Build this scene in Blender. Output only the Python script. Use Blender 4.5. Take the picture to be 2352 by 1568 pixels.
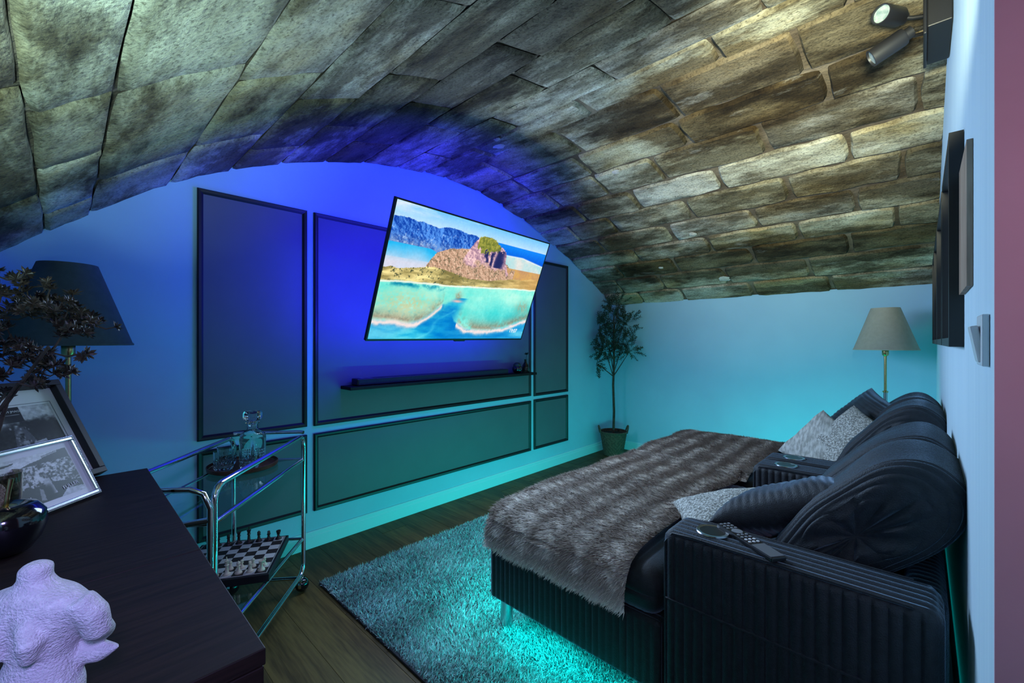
import bpy, bmesh, math, random
import numpy as np
from mathutils import Vector, Matrix, noise as mnoise

random.seed(7); RNG = np.random.default_rng(7)
PI = math.pi
for o in list(bpy.data.objects): bpy.data.objects.remove(o)
SC = bpy.context.scene
COL = SC.collection

# ---------------------------------------------------------------- camera, world, light, exposure
TH = math.radians(43.7217)
cam = bpy.data.cameras.new('camera'); cam.sensor_width = 36.0; cam.lens = 985.0 / 2352.0 * 36.0
cam.clip_start = 0.02
co = bpy.data.objects.new('camera', cam); COL.objects.link(co)
co.location = (0, 0, 1.3); co.rotation_euler = (PI / 2, 0, TH)
SC.camera = co
SC.view_settings.view_transform = 'Standard'; SC.view_settings.look = 'None'
SC.view_settings.exposure = 0.0; SC.view_settings.gamma = 1.0; SC.view_settings.use_curve_mapping = False

W = bpy.data.worlds.new('world'); SC.world = W; W.use_nodes = True
W.node_tree.nodes['Background'].inputs[0].default_value = (1.0, 0.80, 0.92, 1)
W.node_tree.nodes['Background'].inputs[1].default_value = 0.03

def area(name, loc, direction, sx, sy, power, color, spread=PI, parent=None, xaxis=None):
    L = bpy.data.lights.new(name, 'AREA'); L.shape = 'RECTANGLE'; L.size = sx; L.size_y = sy
    L.energy = power; L.color = color; L.spread = spread
    o = bpy.data.objects.new(name, L); COL.objects.link(o)
    z = -Vector(direction).normalized()
    x = Vector(xaxis) if xaxis else Vector((0, 0, 1)).cross(z)
    x = (x - z * x.dot(z)).normalized(); y = z.cross(x)
    m = Matrix((x, y, z)).transposed().to_4x4(); m.translation = Vector(loc); o.matrix_world = m
    return o

BLUE = (0.022, 0.018, 1.0)
TEAL = (0.0, 1.0, 0.90)
# television pose (screen corners), used by the lamps at its back and its picture
TVX = Vector((-0.0841, 0.9965, 0.0082)).normalized()
TVN = Vector((0.92811, 0.08157, -0.36325)).normalized()        # out of the screen, into the room
TVX = (TVX - TVN * TVX.dot(TVN)).normalized(); TVU = TVN.cross(TVX)
TVC = Vector((-2.2075, 1.921, 1.689)); TVW, TVH = 1.45, 0.815
def tvp(a, b, c): return TVC + TVX * a + TVU * b + TVN * c
P_BLUE = 14.5
for (a, b, sx, sy) in ((0, TVH / 2 - .07, TVW - .2, .012), (0, -TVH / 2 + .07, TVW - .2, .012)):
    area('tv_backlight', tvp(a, b, -.055), -TVN, sx, sy, P_BLUE, BLUE, xaxis=TVX)
for a in (-TVW / 2 + .07, TVW / 2 - .07):
    area('tv_backlight', tvp(a, 0, -.055), -TVN, .012, TVH - .2, P_BLUE * .6, BLUE, xaxis=TVX)
area('tv_picture_light', tvp(0, 0, .006), TVN, TVW - .03, TVH - .03, 49.0, (0.50, 0.71, 1.0), xaxis=TVX)
# teal strips under the edges of the seating
area('sofa_strip', (-1.402, 2.5, .137), (-1, 0, -.35), 2.25, .012, 17.0, TEAL, xaxis=(0, 1, 0))
area('near_strip', (-1.0, 1.380, .140), (0, -.75, -1), .74, .012, 3.9, TEAL, xaxis=(1, 0, 0))
area('sofa_strip', (-.72, 3.69, .10), (0, 1, .15), 1.3, .012, 9.0, TEAL, xaxis=(1, 0, 0))
area('sofa_strip', (.052, 2.5, .30), (0.3, 0, 1), 2.3, .010, .10, TEAL, xaxis=(0, 1, 0))
# two added fill lights, out of view, brighten the vault; a dim lamp burns in the hall
area('vault_fill_right', (-.02, 1.0, 1.93), (-.28, .92, .30), .12, .12, 11.5, (.96, 1.0, .74), spread=math.radians(64))
area('vault_fill_left', (.0, -.15, 1.15), (-.84, .06, .62), .12, .12, 5.6, (.62, 1.0, .98), spread=math.radians(54))
area('hall_lamp', (.40, -.12, 1.55), (-.25, 1, -.05), .25, .25, 1.0, (1.0, .48, .67), spread=math.radians(100))
area('sideboard_fill', (.38, -.10, 1.75), (-1.10, .06, -.72), .2, .2, 1.45, (.42, .36, 1.0), spread=math.radians(50))  # unseen fill light added to brighten the figure and photo frames

# ---------------------------------------------------------------- materials
def nodes(name):
    m = bpy.data.materials.new(name); m.use_nodes = True
    nt = m.node_tree; return m, nt, nt.nodes['Principled BSDF']
def c4(c): return (c[0], c[1], c[2], 1)
def M(name, c1, c2=None, scale=6, rough=.6, metal=0, bump=0, bscale=80, stretch=(1, 1, 1), rnd=0,
      sheen=0, spec=.5, coat=0, lo=.35, hi=.65, attr=None, detail=6):
    m, nt, b = nodes(name); N = nt.nodes; L = nt.links
    b.inputs['Roughness'].default_value = rough; b.inputs['Metallic'].default_value = metal
    b.inputs['Specular IOR Level'].default_value = spec; b.inputs['Coat Weight'].default_value = coat
    if sheen:
        b.inputs['Sheen Weight'].default_value = sheen; b.inputs['Sheen Roughness'].default_value = .30; b.inputs['Sheen Tint'].default_value = (.45, .70, .95, 1)
    tc = N.new('ShaderNodeTexCoord'); mp = N.new('ShaderNodeMapping'); L.new(tc.outputs['Object'], mp.inputs[0])
    mp.inputs['Scale'].default_value = stretch
    out = None
    if c2:
        n = N.new('ShaderNodeTexNoise'); n.inputs['Scale'].default_value = scale; n.inputs['Detail'].default_value = detail
        L.new(mp.outputs[0], n.inputs[0])
        r = N.new('ShaderNodeValToRGB'); L.new(n.outputs[0], r.inputs[0])
        r.color_ramp.elements[0].position = lo; r.color_ramp.elements[1].position = hi
        r.color_ramp.elements[0].color = c4(c1); r.color_ramp.elements[1].color = c4(c2); out = r.outputs[0]
    if attr:
        a = N.new('ShaderNodeAttribute'); a.attribute_name = attr; out = a.outputs['Color']
    if rnd:
        oi = N.new('ShaderNodeObjectInfo'); mr = N.new('ShaderNodeMapRange'); L.new(oi.outputs['Random'], mr.inputs[0])
        mr.inputs[3].default_value = 1 - rnd; mr.inputs[4].default_value = 1 + rnd
        mx = N.new('ShaderNodeMix'); mx.data_type = 'RGBA'; mx.blend_type = 'MULTIPLY'; mx.inputs[0].default_value = 1
        if out: L.new(out, mx.inputs[6])
        else: mx.inputs[6].default_value = c4(c1)
        L.new(mr.outputs[0], mx.inputs[7]); out = mx.outputs[2]
    if out: L.new(out, b.inputs['Base Color'])
    else: b.inputs['Base Color'].default_value = c4(c1)
    if bump:
        n2 = N.new('ShaderNodeTexNoise'); n2.inputs['Scale'].default_value = bscale; n2.inputs['Detail'].default_value = 5
        L.new(mp.outputs[0], n2.inputs[0]); bp = N.new('ShaderNodeBump'); bp.inputs['Strength'].default_value = bump
        bp.inputs['Distance'].default_value = .01
        L.new(n2.outputs[0], bp.inputs['Height']); L.new(bp.outputs[0], b.inputs['Normal'])
    return m
def EMIT(name, c, s):
    m, nt, b = nodes(name); b.inputs['Base Color'].default_value = (0, 0, 0, 1)
    b.inputs['Emission Color'].default_value = c4(c); b.inputs['Emission Strength'].default_value = s; return m
def EMIT_ATTR(name, s=1.0):
    m, nt, b = nodes(name); N = nt.nodes; L = nt.links
    a = N.new('ShaderNodeAttribute'); a.attribute_name = 'Col'
    b.inputs['Base Color'].default_value = (0, 0, 0, 1); b.inputs['Roughness'].default_value = .25
    b.inputs['Specular IOR Level'].default_value = .2
    L.new(a.outputs['Color'], b.inputs['Emission Color']); b.inputs['Emission Strength'].default_value = s; return m
def GLASS(name, tint=(.95, 1, 1), rough=0.0, ior=1.45):
    m, nt, b = nodes(name); b.inputs['Base Color'].default_value = c4(tint)
    b.inputs['Transmission Weight'].default_value = 1; b.inputs['Roughness'].default_value = rough
    b.inputs['IOR'].default_value = ior; return m

def STONE():
    m, nt, b = nodes('vault_stone'); N = nt.nodes; L = nt.links
    tc = N.new('ShaderNodeTexCoord')
    def nz(scale, det=8, st=(1, 1, 1), rg=.6, off=None):
        mp = N.new('ShaderNodeMapping'); mp.inputs['Scale'].default_value = st; L.new(tc.outputs['Object'], mp.inputs[0])
        n = N.new('ShaderNodeTexNoise'); n.inputs['Scale'].default_value = scale; n.inputs['Detail'].default_value = det
        n.inputs['Roughness'].default_value = rg
        if off is not None:
            va = N.new('ShaderNodeVectorMath'); va.operation = 'ADD'; L.new(mp.outputs[0], va.inputs[0]); L.new(off, va.inputs[1])
            L.new(va.outputs[0], n.inputs[0])
        else: L.new(mp.outputs[0], n.inputs[0])
        return n.outputs[0]
    def ramp(src, stops):
        r = N.new('ShaderNodeValToRGB'); L.new(src, r.inputs[0]); e = r.color_ramp.elements
        while len(e) < len(stops): e.new(.5)
        for k, (p, c) in enumerate(stops): e[k].position = p; e[k].color = c4(c)
        return r.outputs[0]
    def mix(mode, f, a, bb):
        x = N.new('ShaderNodeMix'); x.data_type = 'RGBA'; x.blend_type = mode
        if hasattr(f, 'links'): L.new(f, x.inputs[0])
        else: x.inputs[0].default_value = f
        L.new(a, x.inputs[6])
        if hasattr(bb, 'links'): L.new(bb, x.inputs[7])
        else: x.inputs[7].default_value = c4(bb)
        return x.outputs[2]
    oi = N.new('ShaderNodeObjectInfo')
    sc = N.new('ShaderNodeVectorMath'); sc.operation = 'SCALE'; sc.inputs[0].default_value = (31, 17, 9); L.new(oi.outputs['Random'], sc.inputs['Scale'])
    base = ramp(oi.outputs['Random'], [(0, (.34, .30, .19)), (.3, (.52, .51, .41)), (.55, (.42, .39, .26)), (.8, (.62, .61, .53)), (1, (.36, .34, .28))])
    body = ramp(nz(3.2, 8, (1, 2.2, 2.2), .65, sc.outputs[0]), [(.30, (.22, .18, .13)), (.46, (.80, .78, .72)), (.62, (1.15, 1.15, 1.1))])
    col = mix('MULTIPLY', 1.0, base, body)
    # ochre and grey weathering that flows over many stones
    och = ramp(nz(1.7, 6, (1, 1.6, 1.6)), [(.46, (1, 1, 1)), (.66, (.80, .62, .34))]); col = mix('MULTIPLY', .8, col, och)
    # soot and damp patches, with ragged outlines
    soot = ramp(nz(1.15, 9, (.75, 2.0, 1.6), .72), [(.47, (1, 1, 1)), (.57, (.17, .14, .10))]); col = mix('MULTIPLY', .85, col, soot)
    sx = N.new('ShaderNodeSeparateXYZ'); L.new(tc.outputs['Object'], sx.inputs[0])
    ad = N.new('ShaderNodeMath'); ad.operation = 'MULTIPLY_ADD'; L.new(nz(2.2, 8, (.5, 2.2, 2), .7), ad.inputs[0]); ad.inputs[1].default_value = 1.1; L.new(sx.outputs[1], ad.inputs[2])
    belt = ramp(ad.outputs[0], [(.0, (1, 1, 1)), (.30, (1, 1, 1)), (.36, (.16, .14, .12)), (.42, (.22, .20, .17)), (.47, (1, 1, 1))])
    dv = N.new('ShaderNodeMath'); dv.operation = 'DIVIDE'; L.new(ad.outputs[0], dv.inputs[0]); dv.inputs[1].default_value = 4.6
    L.new(dv.outputs[0], belt.node.inputs[0]); col = mix('MULTIPLY', .95, col, belt)
    # two more stains: a brown one below the spotlights and a damp band near the back wall
    def stain(cx, cy, rx, ry, c, amt):
        nn = nz(2.6, 8, (.7, 1.6, 1.6), .7); dx = N.new('ShaderNodeMath'); dx.operation = 'MULTIPLY_ADD'; L.new(sx.outputs[0], dx.inputs[0]); dx.inputs[1].default_value = 1 / rx; dx.inputs[2].default_value = -cx / rx
        dy = N.new('ShaderNodeMath'); dy.operation = 'MULTIPLY_ADD'; L.new(sx.outputs[1], dy.inputs[0]); dy.inputs[1].default_value = 1 / ry; dy.inputs[2].default_value = -cy / ry
        cv = N.new('ShaderNodeCombineXYZ'); L.new(dx.outputs[0], cv.inputs[0]); L.new(dy.outputs[0], cv.inputs[1])
        ln = N.new('ShaderNodeVectorMath'); ln.operation = 'LENGTH'; L.new(cv.outputs[0], ln.inputs[0])
        sm = N.new('ShaderNodeMath'); sm.operation = 'MULTIPLY_ADD'; L.new(nn, sm.inputs[0]); sm.inputs[1].default_value = -1.6; L.new(ln.outputs['Value'], sm.inputs[2])
        return mix('MULTIPLY', amt, col, ramp(sm.outputs[0], [(.0, c), (.12, c), (.32, (1, 1, 1))]))
    col = stain(-.72, 2.42, .75, .42, (.26, .20, .14), .9)
    col = stain(-1.1, 4.16, 1.3, .26, (.24, .21, .15), .9)
    pale = ramp(nz(2.6, 7, (.8, 2.4, 2.0), .7, sc.outputs[0]), [(.60, (0, 0, 0)), (.74, (.22, .22, .20))]); col = mix('ADD', 1.0, col, pale)
    spk = ramp(nz(95, 3, (1, 1, 1), .7), [(.33, (.25, .23, .2)), (.46, (1, 1, 1)), (.62, (1.25, 1.25, 1.22))]); col = mix('MULTIPLY', .75, col, spk)
    L.new(col, b.inputs['Base Color']); b.inputs['Roughness'].default_value = .93; b.inputs['Specular IOR Level'].default_value = .2
    bp = N.new('ShaderNodeBump'); bp.inputs['Strength'].default_value = .75; bp.inputs['Distance'].default_value = .006
    L.new(nz(60, 6), bp.inputs['Height'])
    bp2 = N.new('ShaderNodeBump'); bp2.inputs['Strength'].default_value = .6; bp2.inputs['Distance'].default_value = .02
    L.new(nz(9, 6, (1, 2, 2)), bp2.inputs['Height']); L.new(bp.outputs[0], bp2.inputs['Normal']); L.new(bp2.outputs[0], b.inputs['Normal'])
    return m

def WOOD(name, c1, c2, scale=2.0, rough=.5, axis=0, rnd=.12, ring=True, bump=.25):
    m, nt, b = nodes(name); N = nt.nodes; L = nt.links
    tc = N.new('ShaderNodeTexCoord'); oi = N.new('ShaderNodeObjectInfo')
    mp = N.new('ShaderNodeMapping'); st = [7, 7, 7]; st[axis] = .55; mp.inputs['Scale'].default_value = st
    L.new(tc.outputs['Object'], mp.inputs[0])
    va = N.new('ShaderNodeVectorMath'); va.operation = 'ADD'
    sc = N.new('ShaderNodeVectorMath'); sc.operation = 'SCALE'; sc.inputs[0].default_value = (13, 29, 7); L.new(oi.outputs['Random'], sc.inputs['Scale'])
    L.new(mp.outputs[0], va.inputs[0]); L.new(sc.outputs[0], va.inputs[1])
    n = N.new('ShaderNodeTexNoise'); n.inputs['Scale'].default_value = scale * .35; n.inputs['Detail'].default_value = 3; n.inputs['Distortion'].default_value = .6
    L.new(va.outputs[0], n.inputs[0])
    mu = N.new('ShaderNodeMath'); mu.operation = 'MULTIPLY'; mu.inputs[1].default_value = 26; L.new(n.outputs[0], mu.inputs[0])
    si = N.new('ShaderNodeMath'); si.operation = 'SINE'; L.new(mu.outputs[0], si.inputs[0])
    n2 = N.new('ShaderNodeTexNoise'); n2.inputs['Scale'].default_value = scale * 6; n2.inputs['Detail'].default_value = 6; L.new(va.outputs[0], n2.inputs[0])
    ad = N.new('ShaderNodeMath'); ad.operation = 'MULTIPLY_ADD'; L.new(si.outputs[0], ad.inputs[0]); ad.inputs[1].default_value = .13 if ring else .03; L.new(n2.outputs[0], ad.inputs[2])
    r = N.new('ShaderNodeValToRGB'); L.new(ad.outputs[0], r.inputs[0]); r.color_ramp.elements[0].position = .3; r.color_ramp.elements[1].position = .7
    r.color_ramp.elements[0].color = c4(c1); r.color_ramp.elements[1].color = c4(c2)
    mr = N.new('ShaderNodeMapRange'); L.new(oi.outputs['Random'], mr.inputs[0]); mr.inputs[3].default_value = 1 - rnd; mr.inputs[4].default_value = 1 + rnd
    mx = N.new('ShaderNodeMix'); mx.data_type = 'RGBA'; mx.blend_type = 'MULTIPLY'; mx.inputs[0].default_value = 1
    L.new(r.outputs[0], mx.inputs[6]); L.new(mr.outputs[0], mx.inputs[7]); L.new(mx.outputs[2], b.inputs['Base Color'])
    b.inputs['Roughness'].default_value = rough; b.inputs['Specular IOR Level'].default_value = .25
    bp = N.new('ShaderNodeBump'); bp.inputs['Strength'].default_value = bump; bp.inputs['Distance'].default_value = .002
    L.new(ad.outputs[0], bp.inputs['Height']); L.new(bp.outputs[0], b.inputs['Normal'])
    return m

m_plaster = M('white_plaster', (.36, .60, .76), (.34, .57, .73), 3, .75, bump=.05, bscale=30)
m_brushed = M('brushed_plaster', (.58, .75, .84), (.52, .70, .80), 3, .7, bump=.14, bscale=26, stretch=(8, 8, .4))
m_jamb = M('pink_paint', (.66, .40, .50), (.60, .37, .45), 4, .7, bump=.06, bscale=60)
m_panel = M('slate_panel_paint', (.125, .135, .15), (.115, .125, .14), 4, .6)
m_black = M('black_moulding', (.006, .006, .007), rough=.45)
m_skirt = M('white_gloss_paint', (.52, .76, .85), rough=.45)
m_stone = STONE()
m_mortar = M('dark_mortar', (.085, .06, .038), (.21, .165, .11), 5, .95, bump=.8, bscale=45, lo=.4, hi=.7)
m_patch = M('pale_plaster_patch', (.62, .58, .50), (.5, .47, .4), 20, .95, bump=.5)
m_plank = WOOD('oak_plank', (.056, .035, .010), (.124, .082, .024), 2.2, .55, 0, .14)
m_sub = M('subfloor', (.05, .035, .02), rough=.9)
m_walnut = WOOD('dark_walnut', (.006, .003, .0025), (.020, .010, .0075), 3.0, .6, 1, .05, ring=False, bump=.2)
m_tray = WOOD('tray_wood', (.05, .024, .014), (.11, .05, .028), 3.0, .5, 0, .05)
m_plaque = WOOD('plaque_wood', (.26, .17, .12), (.42, .31, .23), 2.5, .6, 2, .05)
m_blackplastic = M('black_plastic', (.008, .008, .010), rough=.35)
m_blackmatte = M('black_metal', (.010, .010, .012), rough=.5)
m_cord = M('black_corduroy', (.006, .009, .014), (.012, .016, .024), 60, .62, sheen=1.0, bump=.3, bscale=300)
m_greycush = M('grey_chenille', (.20, .20, .18), (.62, .62, .58), 130, .9, bump=.8, bscale=160, lo=.42, hi=.6)
m_stripecush = M('grey_stripe_weave', (.34, .34, .31), (.62, .62, .58), 6, .9, bump=.5, bscale=120, stretch=(14, .7, 6), lo=.38, hi=.62)
m_fur = M('faux_fur', (.3, .3, .3), rough=.8, attr='Col')
m_furbase = M('faux_fur_backing', (.34, .30, .28), rough=.95)
m_pile = M('rug_pile', (.4, .42, .45), rough=.75, attr='Col')
m_rugbase = M('rug_backing', (.035, .035, .045), rough=.95)
m_chrome = M('chrome', (.82, .84, .86), rough=.08, metal=1)
m_steel = M('brushed_steel', (.40, .41, .43), rough=.28, metal=1, bump=.05, bscale=200)
m_silver = M('silver_frame_metal', (.70, .72, .72), rough=.25, metal=1)
m_brass = M('aged_brass', (.62, .45, .20), rough=.25, metal=1)
m_shade = M('lamp_shade_fabric', (.46, .44, .33), (.42, .40, .30), 40, .85, bump=.15, bscale=250)
m_shade2 = M('dark_lamp_shade_fabric', (.07, .10, .12), (.06, .085, .10), 40, .85, bump=.15, bscale=250)
m_glass = GLASS('clear_glass', (.96, .99, 1))
m_shelfglass = GLASS('shelf_glass', (.80, .95, .93))
m_liquor = GLASS('amber_spirit', (.45, .20, .06), ior=1.33)
m_leafdark = M('dark_succulent_leaf', (.028, .022, .014), (.075, .045, .03), 30, .45, rnd=.4)
m_bark = M('bark', (.035, .024, .016), (.075, .052, .036), 30, .9, bump=.5)
m_olive = M('olive_leaf', (.025, .045, .022), (.05, .075, .04), 20, .5, rnd=.3)
m_basket = M('basket_weave', (.065, .042, .026), (.12, .08, .05), 60, .85, bump=.5, bscale=120)
m_soil = M('soil', (.02, .015, .01), rough=1)
m_sculpt = M('white_stone_figure', (.74, .72, .72), (.60, .58, .59), 120, .9, bump=.55, bscale=420, lo=.3, hi=.5)
m_apple = M('black_glaze', (.004, .004, .006), rough=.12, coat=.6)
m_leather = M('brown_leaf_metal', (.075, .045, .030), (.16, .10, .065), 220, .5, metal=.3, bump=.6, bscale=300)
m_smoke = GLASS('smoked_glass', (.30, .26, .20), .02)
m_mat = M('photo_mount_board', (.78, .78, .78), rough=.8)
m_photo = M('photo_print', (.5, .5, .5), rough=.35, attr='Col')
m_ink = M('white_print', (.75, .75, .75), rough=.6)
m_whiteplastic = M('white_plastic', (.62, .63, .66), rough=.3)
m_chesslight = M('pale_chess_square', (.55, .53, .50), rough=.5, rnd=.08)
m_chessdark = M('dark_chess_square', (.025, .014, .011), rough=.5, rnd=.2)
m_piecelight = M('boxwood_piece', (.62, .56, .42), (.55, .48, .34), 30, .35)
m_piecedark = M('ebony_piece', (.035, .015, .010), (.02, .009, .007), 30, .35)
m_screen = EMIT_ATTR('tv_picture', 1.0)
m_clock = EMIT('clock_digits', (1, 1, 1), 1.0)
m_led = EMIT('blue_led', BLUE, 2.5)
m_ledteal = EMIT('teal_led', (0, .85, .7), 2.0)
m_lens = M('spot_lens', (.75, .85, .85), (.35, .5, .5), 60, .12, metal=.6)
m_button = M('grey_button', (.22, .23, .25), rough=.5)
m_buttonlight = M('pale_button', (.72, .72, .74), rough=.5)
m_cupmetal = M('cup_holder_metal', (.35, .36, .38), rough=.25, metal=1)

# ---------------------------------------------------------------- mesh helpers
class MB:
    def __init__(s): s.v = []; s.f = []
    def add(s, V, F):
        k = len(s.v); s.v += [tuple(p) for p in V]; s.f += [tuple(i + k for i in f) for f in F]; return s
    def box(s, c, d, R=None):
        h = [x / 2 for x in d]
        V = [Vector((sx * h[0], sy * h[1], sz * h[2])) for sx in (-1, 1) for sy in (-1, 1) for sz in (-1, 1)]
        if R: V = [R @ v for v in V]
        c = Vector(c)
        return s.add([v + c for v in V], [(0, 1, 3, 2), (4, 6, 7, 5), (0, 4, 5, 1), (2, 3, 7, 6), (0, 2, 6, 4), (1, 5, 7, 3)])
    def tube(s, P, r, n=8, caps=True, closed=False):
        P = [Vector(p) for p in P]; m = len(P); rr = r if isinstance(r, (list, tuple)) else [r] * m
        V = []; up = None
        for i in range(m):
            a = P[i - 1] if (i > 0 or closed) else P[i]; b = P[(i + 1) % m] if (i < m - 1 or closed) else P[i]
            t = (b - a).normalized()
            if up is None:
                up = Vector((0, 0, 1)) if abs(t.z) < .9 else Vector((1, 0, 0))
            x = (up - t * up.dot(t))
            x = x.normalized() if x.length > 1e-6 else t.orthogonal().normalized()
            up = x; y = t.cross(x)
            for k in range(n):
                an = 2 * PI * k / n; V.append(P[i] + x * math.cos(an) * rr[i] + y * math.sin(an) * rr[i])
        F = []
        for i in range(m if closed else m - 1):
            j = (i + 1) % m
            for k in range(n): F.append((i * n + k, i * n + (k + 1) % n, j * n + (k + 1) % n, j * n + k))
        if caps and not closed: F += [tuple(range(n))[::-1], tuple((m - 1) * n + k for k in range(n))]
        return s.add(V, F)
    def lathe(s, prof, n=24, c=(0, 0, 0), R=None, sq=0, cap=True):
        V = []; c = Vector(c)
        for (r, z) in prof:
            for k in range(n):
                a = 2 * PI * k / n; q = 1.0
                if sq:
                    e = 2 + sq * 6; q = (abs(math.cos(a)) ** e + abs(math.sin(a)) ** e) ** (-1 / e)
                v = Vector((r * q * math.cos(a), r * q * math.sin(a), z))
                V.append((R @ v if R else v) + c)
        F = []
        for i in range(len(prof) - 1):
            for k in range(n): F.append((i * n + k, i * n + (k + 1) % n, (i + 1) * n + (k + 1) % n, (i + 1) * n + k))
        if cap:
            if prof[0][0] > 1e-5: F.append(tuple(range(n))[::-1])
            if prof[-1][0] > 1e-5: F.append(tuple((len(prof) - 1) * n + k for k in range(n)))
        return s.add(V, F)
    def sphere(s, c, r, nu=12, nv=8):
        rx = r if isinstance(r, (tuple, list)) else (r, r, r)
        pr = [(math.sin(PI * i / nv), -math.cos(PI * i / nv)) for i in range(nv + 1)]
        V = []; F = []
        for (q, z) in pr:
            for k in range(nu):
                a = 2 * PI * k / nu; V.append((c[0] + rx[0] * q * math.cos(a), c[1] + rx[1] * q * math.sin(a), c[2] + rx[2] * z))
        for i in range(nv):
            for k in range(nu): F.append((i * nu + k, i * nu + (k + 1) % nu, (i + 1) * nu + (k + 1) % nu, (i + 1) * nu + k))
        return s.add(V, F)
    def grid(s, fn, nu, nv, flip=False):
        V = [fn(i / nu, j / nv) for j in range(nv + 1) for i in range(nu + 1)]; F = []
        for j in range(nv):
            for i in range(nu):
                a = j * (nu + 1) + i; q = (a, a + 1, a + nu + 2, a + nu + 1); F.append(q[::-1] if flip else q)
        return s.add(V, F)
    def build(s, name, mat, parent=None, smooth=False, weld=0, bevel=0, loc=None):
        me = bpy.data.meshes.new(name); me.from_pydata(s.v, [], s.f); me.update()
        if weld or smooth:
            bm = bmesh.new(); bm.from_mesh(me)
            if weld: bmesh.ops.remove_doubles(bm, verts=bm.verts, dist=weld)
            bmesh.ops.recalc_face_normals(bm, faces=bm.faces); bm.to_mesh(me); bm.free()
        if mat: me.materials.append(mat)
        if smooth: me.polygons.foreach_set('use_smooth', [True] * len(me.polygons))
        o = bpy.data.objects.new(name, me); COL.objects.link(o)
        if parent: o.parent = parent
        if loc: o.location = loc
        if bevel:
            b = o.modifiers.new('bevel', 'BEVEL'); b.width = bevel; b.segments = 2; b.limit_method = 'ANGLE'
        if smooth:
            try: me.set_sharp_from_angle(angle=math.radians(48))
            except Exception: pass
        return o
def tag(o, label=None, cat=None, group=None, kind=None):
    if label: o['label'] = label
    if cat: o['category'] = cat
    if group: o['group'] = group
    if kind: o['kind'] = kind
    return o
def thing(name, loc, label, cat, group=None, rz=0):
    o = bpy.data.objects.new(name, None); o.empty_display_size = .05; COL.objects.link(o)
    o.location = loc; o.rotation_euler = (0, 0, rz); return tag(o, label, cat, group)
def struct(name, mb, mat, parent=None, **k):
    o = mb.build(name, mat, parent, **k)
    if not parent: o['kind'] = 'structure'
    return o
def text(name, s, size, mat, parent, M4, extrude=.0004):
    cu = bpy.data.curves.new(name, 'FONT'); cu.body = s; cu.size = size; cu.extrude = extrude; cu.align_x = 'CENTER'; cu.align_y = 'CENTER'
    t = bpy.data.objects.new(name, cu); COL.objects.link(t)
    dg = bpy.context.evaluated_depsgraph_get(); me = bpy.data.meshes.new_from_object(t.evaluated_get(dg))
    bpy.data.objects.remove(t)
    me.materials.clear(); me.materials.append(mat)
    o = bpy.data.objects.new(name, me); COL.objects.link(o); o.parent = parent; o.matrix_local = M4; return o
def fast(name, V, F, mat, parent, cols=None, smooth=False):
    """numpy arrays V (n,3), F (m,3|4) -> object; cols (n,3) becomes the colour attribute"""
    me = bpy.data.meshes.new(name); n = len(V); k = F.shape[1]; m = len(F)
    me.vertices.add(n); me.vertices.foreach_set('co', np.ascontiguousarray(V, dtype=np.float32).ravel())
    me.loops.add(m * k); me.loops.foreach_set('vertex_index', np.ascontiguousarray(F, dtype=np.int32).ravel())
    me.polygons.add(m); me.polygons.foreach_set('loop_start', np.arange(0, m * k, k, dtype=np.int32))
    me.polygons.foreach_set('loop_total', np.full(m, k, dtype=np.int32))
    if smooth: me.polygons.foreach_set('use_smooth', np.ones(m, dtype=bool))
    me.update(calc_edges=True); me.validate()
    if cols is not None:
        ca = me.color_attributes.new('Col', 'FLOAT_COLOR', 'POINT')
        ca.data.foreach_set('color', np.c_[cols, np.ones(n)].astype(np.float32).ravel())
    me.materials.append(mat); o = bpy.data.objects.new(name, me); COL.objects.link(o)
    if parent: o.parent = parent
    return o
def copy_tree(o, parent=None):
    c = o.copy(); COL.objects.link(c)
    if parent: c.parent = parent
    for ch in list(o.children): copy_tree(ch, c)
    return c
def vnoise(shape, seed, octaves=5, base=4, pers=.55, aspect=1.0):
    """value noise image in [0,1]"""
    r = np.random.default_rng(seed); h, w = shape; out = np.zeros(shape); amp = 1; tot = 0
    for o in range(octaves):
        gy = base * 2 ** o; gx = max(2, int(gy * aspect)); g = r.random((gy + 2, gx + 2))
        y = np.linspace(0, gy, h, endpoint=False); x = np.linspace(0, gx, w, endpoint=False)
        yi = y.astype(int); xi = x.astype(int); fy = (y - yi); fx = (x - xi); fy = fy * fy * (3 - 2 * fy); fx = fx * fx * (3 - 2 * fx)
        a = g[yi][:, xi]; b = g[yi][:, xi + 1]; c = g[yi + 1][:, xi]; d = g[yi + 1][:, xi + 1]
        out += amp * ((a * (1 - fx) + b * fx) * (1 - fy)[:, None] + (c * (1 - fx) + d * fx) * fy[:, None]); tot += amp; amp *= pers
    out /= tot; return np.clip((out - out.mean()) / (5.4 * out.std()) + .5, 0, 1)
def lin(c): c = np.asarray(c, float); return np.where(c <= .04045, c / 12.92, ((c + .055) / 1.055) ** 2.4)

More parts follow.
